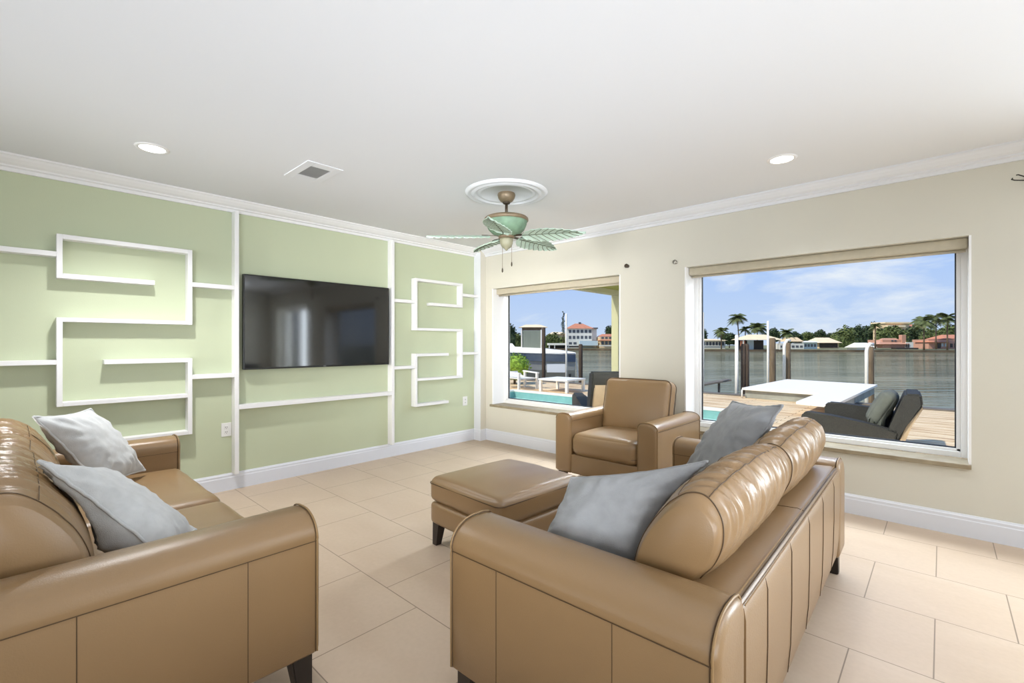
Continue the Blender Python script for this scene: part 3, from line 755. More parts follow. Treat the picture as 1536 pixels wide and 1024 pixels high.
# covered porch corner: beam, post, soffit
pz = 2.08; ZP = (pz-1.25)/(71.4/FPX); pp = at(925, ZP)
po = thing('porch', 'green-soffit porch corner with pale beam and square post outside the small window', 'porch', (pp.x, pp.y, DZ))
b = bmesh.new(); box(b, -.065, .065, -.065, .065, 0, pz-DZ); new_obj('post', b, PORCHB, po, False)
b = bmesh.new(); box(b, -.065, .06, WT+.02-pp.y, .07, pz-DZ, pz-DZ+.10); new_obj('beam', b, PORCHB, po, False)
b = bmesh.new(); box(b, .06, 1.25, WT+.02-pp.y, .07, pz-DZ+.08, pz-DZ+.14); new_obj('soffit', b, PORCHG, po, False)

# L-shaped white floating-dock platform beside the patio edge
dk = thing('dock_platform', 'white L-shaped dock platform on the patio by the water', 'dock', (.85, 5.7, DZ))
b = bmesh.new(); poly = [(0, 2.35), (1.62, 2.2), (1.6, .15), (2.2, 0), (2.36, 5.75), (.15, 6.2)]
prism(b, poly, .2, .25, lambda u, v, t: Vector((u, v, t))); new_obj('deck_top', b, WHITEO, dk, False)
b = bmesh.new(); poly = [(.05, 2.42), (1.68, 2.27), (2.2, 2.24), (2.3, 5.68), (.2, 6.1)]
prism(b, poly, .005, .199, lambda u, v, t: Vector((u, v, t))); new_obj('skirt', b, FASCIA, dk, False)
b = bmesh.new(); poly = [(1.98, 2.2), (1.98, .6), (2.15, .5), (2.25, 2.23)]
prism(b, poly, .005, .199, lambda u, v, t: Vector((u, v, t))); new_obj('walkway_support', b, FASCIA, dk, False)
b = bmesh.new(); tube(b, [(.02, 2.28, 0), (.02, 2.28, .21)], .018, 8); new_obj('post', b, WHITEO, dk)

# wicker lounge seat: faces local -x, near arm at -y
def lounge(label, loc, rz):
    root = thing('wicker_lounge', label, 'outdoor lounge chair', loc, rz)
    def slab(nm, prof, y0, y1, m, bev=.02):
        bb = bmesh.new(); prism(bb, prof, y0, y1, lambda u, v, t: Vector((u, t, v)))
        bmesh.ops.bevel(bb, geom=bb.edges[:], offset=bev, segments=2, affect='EDGES', clamp_overlap=True)
        return new_obj(nm, bb, m, root, True, 40)
    slab('arm', [(-.5, .10), (.47, .06), (.50, .26), (.2, .335), (-.2, .40), (-.44, .425), (-.51, .40), (-.53, .33)], -.42, -.25, WICKER)
    slab('arm', [(-.31, .10), (.47, .06), (.50, .42), (.2, .47), (-.1, .495), (-.28, .50), (-.33, .45)], .25, .42, WICKER)
    slab('seat', [(-.46, .10), (.40, .07), (.42, .22), (-.48, .27)], -.25, .25, WICKER)
    slab('backrest', [(.36, .10), (.46, .07), (.57, .34), (.725, .60), (.71, .735), (.56, .735), (.48, .52), (.40, .28)], -.40, .40, WICKER)
    slab('shell', [(.47, .0), (.53, .0), (.55, .12), (.62, .34), (.725, .56), (.71, .62), (.57, .34), (.49, .12)], -.37, .37, WICKERL, .008)
    slab('base', [(-.42, .0), (.45, .0), (.46, .06), (-.44, .095)], -.34, .34, WICKERL, .008)
    return root
lg = lounge('dark wicker lounge chair with a grey cushion outside the wide window', (3.56, 3.55, DZ), math.radians(3))
b = bmesh.new(); softbox(b, (0, 0, 0), (.17, .46, .46), .075, 16, (.03, .01, .01), .012, 8, seed=3)
b.transform(Matrix.Translation((3.56+.335, 3.54, DZ+.52)) @ Matrix.Rotation(math.radians(28), 4, 'Y'))
cq = new_obj('outdoor_cushion', b, CUSHG); press([cq], lg, .008); tag(cq, 'grey-green cushion leaning in the dark wicker lounge chair', 'cushion')
q = at(910, 6.95); l2 = lounge('wicker lounge chair with a sand shell, seen from behind past the leather armchair', (q.x, q.y, DZ), math.radians(-45)); l2.scale = (1.18, 1.0, 1.32)

# white tables / loungers beyond the pool
def low_table(label, loc, rz, wx, wy, h):
    root = thing('garden_table', label, 'table', loc, rz)
    bb = bmesh.new(); box(bb, -wx/2, wx/2, -wy/2, wy/2, h-.05, h, .008); new_obj('tabletop', bb, WOODF, root, False)
    for sx in (-1, 1):
        for sy in (-1, 1):
            bb = bmesh.new(); box(bb, sx*(wx/2-.05)-.035, sx*(wx/2-.05)+.035, sy*(wy/2-.05)-.035, sy*(wy/2-.05)+.035, 0, h-.05); new_obj('leg', bb, WOODF, root, False)
q = at(843, 13.1); low_table('low white wooden table on the deck beyond the pool', (q.x, q.y, DZ), math.radians(2), .98, .92, .36)
def sun_chair(label, loc, rz):
    root = thing('garden_chair', label, 'chair', loc, rz)
    bb = bmesh.new()
    for i in range(7): box(bb, -.3, .3, -.32+i*.093, -.32+i*.093+.075, .30, .33)
    new_obj('seat', bb, WOODF, root, False)
    for sx in (-1, 1):
        for sy in (-1, 1):
            bb = bmesh.new(); box(bb, sx*.33-.03, sx*.33+.03, sy*.3-.03, sy*.3+.03, 0, .46 if sy < 0 else .5); new_obj('leg', bb, WOODF, root, False)
        bb = bmesh.new(); bar(bb, (sx*.33, -.36, .47), (sx*.33, .36, .5), .08, .035); new_obj('armrest', bb, WOODF, root, False)
    bb = bmesh.new()
    for i in range(6): bar(bb, (-.3+i*.12, .28, .3), (-.3+i*.12, .74, .44), .09, .02)
    bar(bb, (-.36, .74, .45), (.36, .74, .45), .05, .05); new_obj('backrest', bb, WOODF, root, False)
q = at(783, 13.8); sun_chair('white wooden garden chair beside the round green bush', (q.x, q.y, DZ), YAW+math.radians(35))

# round bush
def leaf_mass(bm, c, rad, n, s, squash=1, mi=0, rnd=random):
    c = Vector(c)
    for _ in range(n):
        d = Vector((rnd.gauss(0, 1), rnd.gauss(0, 1), rnd.gauss(0, 1))).normalized()*(rnd.uniform(.55, 1))
        p = c+Vector((d.x*rad[0], d.y*rad[1], d.z*rad[2]))
        a = Vector((rnd.gauss(0, 1), rnd.gauss(0, 1), rnd.gauss(0, .6))).normalized(); t = a.cross(d).normalized() if a.cross(d).length > .01 else Vector((1, 0, 0))
        k = s*rnd.uniform(.6, 1.3)
        f = bm.faces.new([bm.verts.new(p+a*k), bm.verts.new(p+t*k*.55), bm.verts.new(p-a*k*.8), bm.verts.new(p-t*k*.55)]); f.material_index = mi
def blob(bm, c, rad, mi=0, seed=0, amp=.25, sub=2):
    r = bmesh.ops.create_icosphere(bm, subdivisions=sub, radius=1)
    for v_ in r['verts']:
        d = v_.co.normalized(); k = 1+amp*noise.noise(d*2.2+Vector((seed, 0, 0)))
        v_.co = Vector(c)+Vector((d.x*rad[0], d.y*rad[1], d.z*rad[2]))*k
    setmat(set(f for v_ in r['verts'] for f in v_.link_faces), mi)
q = at(772, 15.4); bu = thing('round_bush', 'bright lime-green round bush beside the white garden chair', 'bush', (q.x, q.y, DZ))
b = bmesh.new(); blob(b, (0, 0, .56), (.46, .46, .38), 0, 1); leaf_mass(b, (0, 0, .58), (.54, .54, .46), 1800, .05); new_obj('foliage', b, LEAVES, bu, False, recalc=False)
b = bmesh.new(); tube(b, [(0, 0, 0), (0, 0, .4)], .04, 8); new_obj('stem', b, TRUNK, bu)

# pilings, poles
def piling(px, Z, ztop, r, m, label, capc=None, hook=False, n=1):
    q = at(px, Z); root = thing('dock_piling', label, 'piling', (q.x, q.y, WZ-.4))
    h = ztop-WZ+.4
    for i in range(n):
        bb = bmesh.new(); dx = (i-(n-1)/2)*r*1.7
        lathe(bb, [(r*1.03, 0), (r, h*.3), (r*.97, h*.8), (r*.95, h-.02*i), (r*.6, h+.03)], 14, (dx*RGT.x, dx*RGT.y, 0)); new_obj('post', bb, m, root)
    if hook:
        bb = bmesh.new(); s = -RGT*(r*1.15); tube(bb, [s, s+Vector((0, 0, h-.12)), s+Vector((0, 0, h))+RGT*.03, s+RGT*r+Vector((0, 0, h+.12)), s+RGT*r*2.0+Vector((0, 0, h+.1))], .055, 8); new_obj('pipe_guard', bb, WHITEO, root)
    if capc:
        bb = bmesh.new(); lathe(bb, [(r*1.05, h-.1), (r*1.08, h+.01), (.01, h+.14)], 14); new_obj('cap', bb, capc, root)
    return root
piling(1117.5, 13.0, zat(517, 13.0), .062, PILED, 'pair of dark pilings nearest the tall white pole', n=2)
piling(1158.5, 16.6, zat(508, 16.6), .115, PILEM, 'thick brown piling behind the white platform corner, with white straps')
piling(1181.5, 16.9, zat(515, 16.9), .105, PILEM, 'brown piling with bent white pipe, left end of the white platform', hook=True)
piling(1305.5, 15.2, zat(521, 15.2), .105, PILEM, 'brown piling with bent white pipe, behind the wicker lounge chair', hook=True)
piling(815.5, 17.8, zat(492, 17.8), .075, PILED, 'tall dark piling in front of the boat canvas')
piling(871, 17.5, zat(517, 17.5), .078, PILED, 'short dark piling at the stern of the boat')
def pole(px, Z, zt, r, label):
    q = at(px, Z); bb = bmesh.new(); lathe(bb, [(r, 0), (r, zt-WZ), (r*.4, zt-WZ+.02)], 12); o = new_obj('white_pole', bb, WHITEO); o.location = (q.x, q.y, WZ-.02)
    tag(o, label, 'pole')
pole(1054.5, 14.6, zat(468, 14.6), .036, 'tall thin white pole at the left edge of the wide window')
pole(1105, 12.9, zat(502, 12.9), .046, 'stout white pole between the dock ramp and the dark pilings')
pole(1152, 16.0, zat(481, 16.0), .036, 'tall white pole beside the thick brown piling')
pole(849.5, 17.5, zat(470, 17.5), .034, 'tall thin white pole in front of the boat stern')
q = at(1073, 15.2); rp = thing('dock_ramp', 'dark tilted plank ramp on a stub post at the water edge', 'ramp', (q.x, q.y, 0), YAW)
b = bmesh.new(); bar(b, (-.55, 0, -.13), (.45, 0, .05), .35, .05); new_obj('plank', b, DOCKG, rp, False)
b = bmesh.new(); tube(b, [(.12, 0, WZ-.1), (.12, 0, -.05)], .04, 8); new_obj('post', b, DOCKG, rp)

# boat on its lift
ZB = 19.5; q = at(806, ZB); bt = thing('motorboat', 'white and navy motorboat with outboard engine, moored behind the deck', 'boat', (q.x, q.y, 0), YAW+math.radians(-4))
def bx(px): return (px-806)/FPX*ZB
def bz(py): return zat(py, ZB)
b = bmesh.new(); secs = []
for t, hw_, dz in ((-3.2, .12, .42), (-2.8, .5, .3), (-2.0, .85, .2), (-1.0, 1.0, .1), (.2, 1.02, .03), (1.2, 1.0, 0), (1.52, .96, 0)):
    zt_, zb_ = bz(533)+dz*.6, bz(566)-.2+max(0, -t-1.5)*.25
    secs.append([Vector((t, -hw_, zt_)), Vector((t, -hw_*.95, (zt_+zb_)/2)), Vector((t, -hw_*.5, zb_)), Vector((t, hw_*.5, zb_)), Vector((t, hw_*.95, (zt_+zb_)/2)), Vector((t, hw_, zt_))])
loft(b, secs); new_obj('hull', b, HULLG, bt, False)
b = bmesh.new(); secs = []
for t, hw_, dz in ((-3.25, .14, .42), (-2.8, .53, .3), (-2.0, .88, .2), (-1.0, 1.03, .1), (.2, 1.05, .03), (1.2, 1.03, 0), (1.53, .99, 0)):
    zt_, zb_ = bz(529)+dz*.6, bz(541)+dz*.5
    secs.append([Vector((t, -hw_, zt_)), Vector((t, -hw_, zb_)), Vector((t, hw_, zb_)), Vector((t, hw_, zt_))])
loft(b, secs); new_obj('hull_stripe', b, NAVY, bt, False)
b = bmesh.new(); secs = []
for t, hw_, dz, k in ((-3.3, .15, .42, .08), (-2.8, .55, .3, .14), (-2.0, .9, .2, .2), (-1.0, 1.06, .1, .22), (.2, 1.08, .05, .2), (1.0, 1.06, .0, .14), (1.55, 1.0, -.03, .07)):
    z_ = bz(530)+dz*.6
    secs.append([Vector((t, -hw_, z_)), Vector((t, -hw_*.7, z_+k)), Vector((t, hw_*.7, z_+k)), Vector((t, hw_, z_)), Vector((t, 0, z_-.05))])
loft(b, secs); new_obj('deck_cover', b, WHITEO, bt, False)
b = bmesh.new(); box(b, bx(783.5), bx(811.5), -.5, .5, bz(524), bz(496)); new_obj('canvas_enclosure', b, CANVAS, bt, False)
for pa, pb_ in ((782.5, 784), (811, 812.5)):
    b = bmesh.new(); box(b, bx(pa), bx(pb_), -.53, -.47, bz(524), bz(495)); new_obj('canvas_frame', b, WHITEO, bt, False)
b = bmesh.new(); box(b, bx(820), bx(846), -1.0, -.98, bz(556), bz(544)); new_obj('side_panel', b, WHITE, bt, False)
b = bmesh.new(); softbox(b, (bx(853), -.75, bz(550)), (.22, .3, .36), .08, 8); box(b, bx(851.5), bx(854.5), -.82, -.7, bz(566), bz(553)); tube(b, [(bx(842), -.75, bz(554)), (bx(853), -.75, bz(553))], .03, 8); new_obj('outboard_engine', b, ENGINE, bt, True, 40)
b = bmesh.new(); bar(b, (bx(862.5), -.4, bz(536)), (bx(866), -.4, bz(566)), .1, .06); new_obj('swim_platform', b, WHITEO, bt, False)

# tiki shelter behind the canvas
def far_house(name, label, px0, px1, Z, parts, cat='house', rz=YAW):
    pc = (px0+px1)/2; q = at(pc, Z); root = thing(name, label, cat, (q.x, q.y, 0), rz)
    X = lambda px: (px-pc)/FPX*Z
    for p in parts:
        nm, m = p[0], p[1]
        bb = bmesh.new()
        if nm.startswith('roof') and p[2] == 'hip':
            _, _, _, a0, a1, ye, yp, d0, d1, ins = p
            x0, x1 = X(a0), X(a1); ze, zp = zat(ye, Z), zat(yp, Z)
            lo = [bb.verts.new(v_) for v_ in ((x0, d0, ze), (x1, d0, ze), (x1, d1, ze), (x0, d1, ze))]; k = ins*(x1-x0)
            hi = [bb.verts.new((x0+k, (d0+d1)/2, zp)), bb.verts.new((x1-k, (d0+d1)/2, zp))]
            bb.faces.new((lo[0], lo[1], hi[1], hi[0])); bb.faces.new((lo[1], lo[2], hi[1])); bb.faces.new((lo[2], lo[3], hi[0], hi[1])); bb.faces.new((lo[3], lo[0], hi[0])); bb.faces.new(lo[::-1])
            nm = 'roof'
        elif p[2] == 'rows':
            _, _, _, a0, a1, n_, y0, y1, d = p
            for i in range(n_):
                b2 = bmesh.new(); s_ = (a1-a0)/n_
                box(b2, X(a0+s_*(i+.18)), X(a0+s_*(i+.82)), d-.06, d+.04, zat(y1, Z), zat(y0, Z)); new_obj(nm, b2, m, root, False)
            bb.free(); continue
        else:
            a0, a1, y0, y1, d0, d1 = p[2:8]
            box(bb, X(a0), X(a1), d0, d1, zat(y1, Z), zat(y0, Z))
        new_obj(nm, bb, m, root, False)
    return root
far_house('tiki_shelter', 'cream-roofed waterside shelter behind the grey-green boat canvas', 780, 820, 60, [
    ('roof', CREAMR, 'hip', 778, 821, 491, 486.5, -1, 1.6, .25), ('rafter', TRUNK, 785, 812, 491, 495, -.8, 1.4), ('post', PILEM, 783, 785, 491, 526, -.1, .1), ('post', PILEM, 813, 815, 491, 526, -.1, .1), ('platform', DOCKG, 778, 818, 523, 525, -1, 1.5)], 'shelter')

# houses across the canal, seen through the small window
far_house('octagonal_house', 'three-storey octagonal white house under a red tiled roof across the canal', 849, 897, 146, [
    ('wall', WALLW, 851, 888, 492, 522, 0, 6), ('side_wing', WALLW, 888, 896, 493, 522, 1, 5), ('roof', TERRA, 'hip', 849.5, 891, 492.5, 484.5, -.5, 6.5, .36), ('wing_roof', PANE, 887, 897.5, 491, 493, .5, 5.5),
    ('window', PANE, 'rows', 852, 888, 6, 494.5, 499, 0), ('window', PANE, 'rows', 852, 888, 6, 503.5, 508, 0), ('window', PANE, 'rows', 852, 866, 2, 513, 517, 0),
    ('terrace', WALLB, 868, 895, 511, 518, -2.2, -.2), ('cupola', PANE, 870, 873.5, 482.5, 486, 2.6, 3.4)])
far_house('tiered_house', 'two-tier terracotta-roofed house at the right edge of the small window', 899, 925, 143, [
    ('wall', WALLC, 900, 926, 505, 522, 0, 6), ('roof', TERRA, 'hip', 898.5, 930, 510.5, 508, -1, 3, .1), ('roof', TERRA, 'hip', 900, 930, 504.5, 500.5, 0, 6, .2), ('window', PANE, 'rows', 901, 924, 4, 505.2, 508, 0), ('window', PANE, 'rows', 901, 924, 4, 511.5, 516.5, 0), ('fence', WALLW, 897, 924, 517.5, 519, -1.6, -1.5)])
far_house('boathouse', 'long low pale-roofed boathouse over the water left of the octagonal house', 822, 868, 141, [
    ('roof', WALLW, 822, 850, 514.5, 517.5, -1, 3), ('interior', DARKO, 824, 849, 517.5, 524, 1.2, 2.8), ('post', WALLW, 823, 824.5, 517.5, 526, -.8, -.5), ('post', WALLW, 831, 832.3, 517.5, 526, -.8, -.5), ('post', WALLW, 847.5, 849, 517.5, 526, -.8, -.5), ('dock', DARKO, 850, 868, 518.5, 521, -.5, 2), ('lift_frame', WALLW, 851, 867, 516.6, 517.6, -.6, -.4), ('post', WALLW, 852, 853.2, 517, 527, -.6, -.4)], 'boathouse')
far_house('hillside_house', 'buff house half hidden in the trees left of the tall thin conifer', 820, 850, 172, [
    ('wall', WALLC, 824, 850, 500.5, 520, 0, 5), ('roof', CREAMR, 'hip', 822, 851, 501, 497.5, -.5, 5.5, .25), ('window', PANE, 'rows', 839, 850, 2, 508, 512, 0)])
far_house('boat_shed', 'small white-roofed shed at the left edge of the small window', 752, 773, 130, [
    ('roof', WHITEO, 'hip', 750, 773, 520.5, 514.8, -2, 2, .2), ('wall', WALLW, 752, 772, 520.5, 525, -1.6, 1.6)], 'shed')

# ... and through the wide window
far_house('waterfront_house', 'low white house with a columned porch, left end of the wide window', 1040, 1088, 128, [
    ('wall', WALLW, 1040, 1088, 509.5, 523, 0, 5), ('roof', CREAMR, 'hip', 1038, 1090, 510.5, 508, -.8, 6, .2), ('window', PANE, 'rows', 1044, 1087, 9, 512.5, 518, 0), ('fence', WALLW, 1040, 1100, 517.8, 518.6, -2.2, -2.1)])
far_house('boathouse', 'open boathouse with a broad cream hip roof behind the dark pilings', 1108, 1168, 119, [
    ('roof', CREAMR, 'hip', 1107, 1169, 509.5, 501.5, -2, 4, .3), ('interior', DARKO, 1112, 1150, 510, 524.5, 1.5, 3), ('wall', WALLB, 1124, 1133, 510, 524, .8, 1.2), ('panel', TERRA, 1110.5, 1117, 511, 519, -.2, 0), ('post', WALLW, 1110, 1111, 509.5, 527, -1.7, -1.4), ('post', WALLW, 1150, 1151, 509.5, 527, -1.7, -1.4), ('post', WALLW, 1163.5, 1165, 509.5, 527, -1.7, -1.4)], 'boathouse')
far_house('waterfront_house', 'pale white and blue bungalow right of the second bent-pipe piling', 1166, 1230, 124, [
    ('wall', WALLW, 1166, 1206, 515, 525, 0, 4), ('wall', WALLB, 1206, 1228, 512.5, 525, .6, 4.5), ('roof', WALLC, 'hip', 1183, 1208, 512, 505.5, .5, 5, .12), ('roof', WALLW, 'hip', 1205, 1231, 513.3, 511, -.2, 5, .2), ('window', PANE, 'rows', 1208, 1227, 4, 516, 520, .6), ('window', PANE, 'rows', 1168, 1205, 6, 518, 521, 0)])
far_house('waterfront_house', 'house with a broad cream hip roof, right of the pale blue bungalow', 1224, 1262, 132, [
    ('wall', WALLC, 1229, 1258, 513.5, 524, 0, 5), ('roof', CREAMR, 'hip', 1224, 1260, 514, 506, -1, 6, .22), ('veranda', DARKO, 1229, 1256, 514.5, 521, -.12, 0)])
far_house('boat_shed', 'shed with a grey-white tent roof, left of the bent-pipe piling by the lounge', 1278, 1310, 116, [
    ('roof', WALLW, 'hip', 1277, 1309, 521, 513.8, -1.5, 2.5, .2), ('wall', WALLW, 1280, 1307, 521, 525.5, -1.2, 2.2)], 'shed')
far_house('hillside_house', 'large buff house rising above the trees left of the three right palms', 1326, 1392, 176, [
    ('wall', WALLC, 1328, 1364, 485, 522, 0, 6), ('roof', CREAMR, 1326, 1366, 482.8, 485, -.6, 6.6), ('balcony', CREAMR, 1328, 1354, 487.8, 490.5, -1.4, 0), ('roof', TERRA, 'hip', 1362, 1392, 492, 485.5, 0, 6, .3), ('wall', WALLC, 1364, 1390, 492, 522, .5, 5.5), ('window', PANE, 'rows', 1330, 1352, 4, 492, 496, 0)])
far_house('pink_house', 'pink gabled house with a white side wall, below the hillside trees', 1316, 1370, 119, [
    ('wall', WALLP, 1324, 1358, 509.5, 522, 0, 5), ('roof', WALLP, 'hip', 1316, 1362, 516, 507, -.6, 3, .28), ('gable', WALLP, 1352, 1358, 502, 516, -.2, .8), ('wall', WALLW, 1357, 1368, 513, 522, -.4, 3), ('window', PANE, 'rows', 1336, 1345, 2, 509.8, 512, -.05), ('window', DARKO, 'rows', 1356, 1362, 2, 515, 521, -.45), ('dock', DARKO, 1337, 1370, 521.3, 524.5, -1.5, 0)])
far_house('terracotta_house', 'terracotta waterfront house at the right edge of the wide window', 1390, 1450, 122, [
    ('wall', WALLP, 1393, 1450, 509, 523, 0, 5), ('roof', TERRA, 'hip', 1391, 1425, 513, 508.5, -1.2, 4, .15), ('roof', TERRA, 'hip', 1418, 1460, 508, 501.5, 0, 6, .25), ('wall', WALLP, 1421, 1450, 507, 514, .2, 5), ('opening', DARKO, 1406, 1411, 514.5, 522, -.08, .02), ('window', WALLB, 'rows', 1411, 1421, 2, 514.5, 519.5, 0), ('window', DARKO, 'rows', 1424, 1436, 2, 515, 521, 0)])

def tree(label, px, Z, ytop, ybase, wpx, m, lobes=5, cat='tree'):
    q = at(px, Z); root = thing('broadleaf_tree', label, cat, (q.x, q.y, 0), YAW)
    zt, zb = zat(ytop, Z), zat(ybase, Z); W = wpx/FPX*Z; H = zt-zb; r0 = random.Random(int(px*7+Z))
    bb = bmesh.new()
    for i in range(lobes):
        a = (i+.5)/lobes-.5; cx = a*W*.72; hh = H*(.95-.55*abs(a)*r0.uniform(.6, 1.3)); rx = W/lobes*.9; rz_ = hh*.36
        c_ = (cx, r0.uniform(-.2, .2)*W*.3, zt-(H*.95-hh)-rz_); rad = (rx, rx*.8, rz_)
        blob(bb, c_, (rad[0]*.62, rad[1]*.62, rad[2]*.66), 0, i+px, .7)
        leaf_mass(bb, c_, (rad[0]*1.08, rad[1]*1.05, rad[2]*1.08), 260, max(.3, rx*.27), rnd=r0)
        blob(bb, (cx, 0, zb+H*.3), (rx*.95, rx*.6, H*.34), 0, i*3+px, .4)
        leaf_mass(bb, (cx, 0, zb+H*.3), (rx, rx*.7, H*.36), 150, max(.3, rx*.25), rnd=r0)
    new_obj('foliage', bb, m, root, False, recalc=False)
    bb = bmesh.new(); tube(bb, [(0, 0, -.2), (W*.03, 0, zb+H*.35), (0, 0, zt-H*.4)], [W*.03, W*.025, W*.012], 7); new_obj('trunk', bb, TRUNK, root)
T1 = [('dark tall tree at the left edge of the small window', 760, 165, 480.0, 521, 26, TREED, 3), ('olive bushy tree between the dark tree and the boat canvas', 774, 185, 496.0, 521, 28, TREEM, 4),
      ('olive tree just right of the boat canvas', 827, 156, 499.0, 521, 26, TREEM, 4), ('small ochre tree at the foot of the thin conifer', 845, 168, 502.0, 520, 13, TREEM, 2), ('small tree above the tiered house', 916, 165, 486.0, 508, 13, TREED, 2),
      ('low dark shrubbery tree right of the octagonal house', 893, 172, 506.0, 521, 17, TREED, 3),
      ('dark tree at the left edge of the wide window', 1052, 150, 489.0, 516, 17, TREED, 3), ('dark low tree between the two leftmost palms', 1094, 140, 498.0, 516, 28, TREED, 4), ('dark bush behind the cream boathouse ridge', 1160, 140, 491.0, 512, 19, TREED, 3),
      ('distant dark tree behind the bungalow roof', 1192, 165, 497.0, 514, 22, TREED, 3), ('distant rounded tree above the blue bungalow', 1212, 182, 496.5, 514, 28, TREEM, 4), ('distant tall-topped tree right of the rounded tree', 1231, 165, 493.5, 514, 19, TREED, 3), ('distant tree left of the cream hip roof house', 1246, 182, 499.0, 514, 17, TREED, 3),
      ('olive hillside tree right of the cream hip roof house', 1268, 150, 487.5, 523, 42, TREEM, 5), ('round-topped hillside tree beside the white tent roof', 1287, 166, 484.5, 520, 27, TREED, 4), ('dark hillside tree behind the thin white palm trunk', 1312, 205, 481.5, 521, 42, TREED, 5),
      ('spreading olive tree over the pink house roof', 1338, 140, 487.5, 515, 55, TREEM, 6), ('dark dense tree right of the pink house', 1372, 156, 486.5, 522, 45, TREED, 5), ('olive tree behind the leftmost right-hand palm', 1395, 142, 489.5, 521, 32, TREEM, 4), ('hazy tree behind the terracotta house', 1428, 165, 485.5, 515, 50, TREEM, 5)]
for a in T1: tree(*a)
# thin conifer
q = at(845, 160); cf = thing('conifer', 'tall thin dark conifer beside the white pole in the small window', 'tree', (q.x, q.y, 0), YAW)
b = bmesh.new(); zt_ = zat(467.5, 160); zb_ = zat(500, 160); r0 = random.Random(3)
for i in range(15):
    t = i/14; z_ = zb_+(zt_-zb_)*t; wr_ = (1-t)*.95+.12
    leaf_mass(b, (r0.uniform(-.25, .25), 0, z_), (wr_*r0.uniform(.7, 1.2), wr_, .22), 60, .2, rnd=r0)
new_obj('foliage', b, TREED, cf, False, recalc=False)
b = bmesh.new(); tube(b, [(0, 0, 0), (0, 0, zt_)], [.18, .05], 6); new_obj('trunk', b, TRUNK, cf)

def palm(label, px, Z, ycrown, ybase, wpx, n=15, lean=0, droop=.5):
    q = at(px, Z); root = thing('palm_tree', label, 'palm tree', (q.x, q.y, 0), YAW)
    n = int(n*1.3); zc, zb = zat(ycrown+1.5, Z), zat(ybase, Z); R_ = wpx/2/FPX*Z*1.08; r0 = random.Random(int(px))
    bb = bmesh.new(); tube(bb, [(-lean, 0, zb-.3), (-lean*.6, 0, zb+(zc-zb)*.4), (0, 0, zc)], [.2, .15, .12], 7); new_obj('trunk', bb, TRUNK, root)
    for i in range(n):
        a = 2*PI*i/n+r0.uniform(-.2, .2); el = r0.uniform(-.5, 1.45); bb = bmesh.new()
        L_ = R_*r0.uniform(.9, 1.15); d = Vector((math.cos(a), math.sin(a), 0)); s_ = Vector((-math.sin(a), math.cos(a), 0)); pts = []
        for k in range(9):
            t = k/8; pts.append(Vector((0, 0, zc))+d*L_*t*math.cos(el*.6)+Vector((0, 0, L_*(math.sin(el)*t*1.0-droop*1.25*t*t))))
        tube(bb, pts, [.05-.035*k/8 for k in range(9)], 4)
        for k in range(1, 9):
            for j in (0, .5):
                t = (k-j)/8; p = pts[k].lerp(pts[k-1], j); w_ = L_*.5*math.sin(PI*min(1, t*.9+.12))
                fw = (pts[k]-pts[k-1]).normalized()
                for sg in (-1, 1):
                    tip = p+s_*sg*w_*.8+fw*w_*.45+Vector((0, 0, -w_*.38)); hb = fw*L_*.055
                    bb.faces.new([bb.verts.new(p-hb), bb.verts.new(p+hb), bb.verts.new(tip)])
        new_obj('frond', bb, PALMM, root, False, recalc=False)
palm('tall slender palm rising alone above the others in the wide window', 1106, 124, 473.5, 522, 27, 13, -.6, .5)
palm('leftmost low palm over the white columned house', 1082, 124, 494.5, 526, 23, 15, 0, .5)
palm('low palm just right of the tall slender palm', 1118, 128, 492, 520, 20, 14)
palm('bushy palm left of the cream boathouse ridge', 1136, 134, 488.5, 520, 30, 18)
palm('round palm over the second bent-pipe piling', 1180, 119.5, 496, 522, 22, 17)
palm('small palm with a pale trunk above the bent-pipe piling by the lounge', 1313, 114, 487, 521, 17, 13)
palm('broad palm, leftmost of the three right-hand palms', 1386, 112, 479, 523, 33, 20)
palm('middle palm of the three right-hand palms', 1404, 119, 474, 522, 26, 17)
palm('rightmost palm of the three right-hand palms', 1421, 111, 474, 523, 28, 18)
palm('small palm behind the boat canvas roofline', 833, 163, 499, 520, 11, 11)


# ------------------------------------------------------------------ world and lights
CLOUD = (FWD+RGT*((1255-768)/FPX)+Vector((0, 0, (CYPX-438)/FPX))).normalized()
w = bpy.data.worlds.new('sky'); scene.world = w; w.use_nodes = True
nt = w.node_tree; N = nt.nodes; L = nt.links; bg = N['Background']
tc = N.new('ShaderNodeTexCoord'); sep = N.new('ShaderNodeSeparateXYZ'); L.new(tc.outputs['Generated'], sep.inputs[0])
ramp = N.new('ShaderNodeValToRGB'); e = ramp.color_ramp.elements
e[0].position = 0; e[0].color = srgb(206, 222, 248); e[1].position = .2; e[1].color = srgb(166, 199, 255)
e2 = ramp.color_ramp.elements.new(.7); e2.color = srgb(120, 168, 240)
L.new(sep.outputs[2], ramp.inputs[0])
mp = N.new('ShaderNodeMapping'); mp.inputs['Scale'].default_value = (2.2, 2.2, 7.5); mp.inputs['Location'].default_value = (.35, .1, .0); L.new(tc.outputs['Generated'], mp.inputs[0])
n1 = N.new('ShaderNodeTexNoise'); n1.inputs['Scale'].default_value = 2.6; n1.inputs['Detail'].default_value = 8; n1.inputs['Roughness'].default_value = .6; n1.inputs['Distortion'].default_value = .4
L.new(mp.outputs[0], n1.inputs['Vector'])
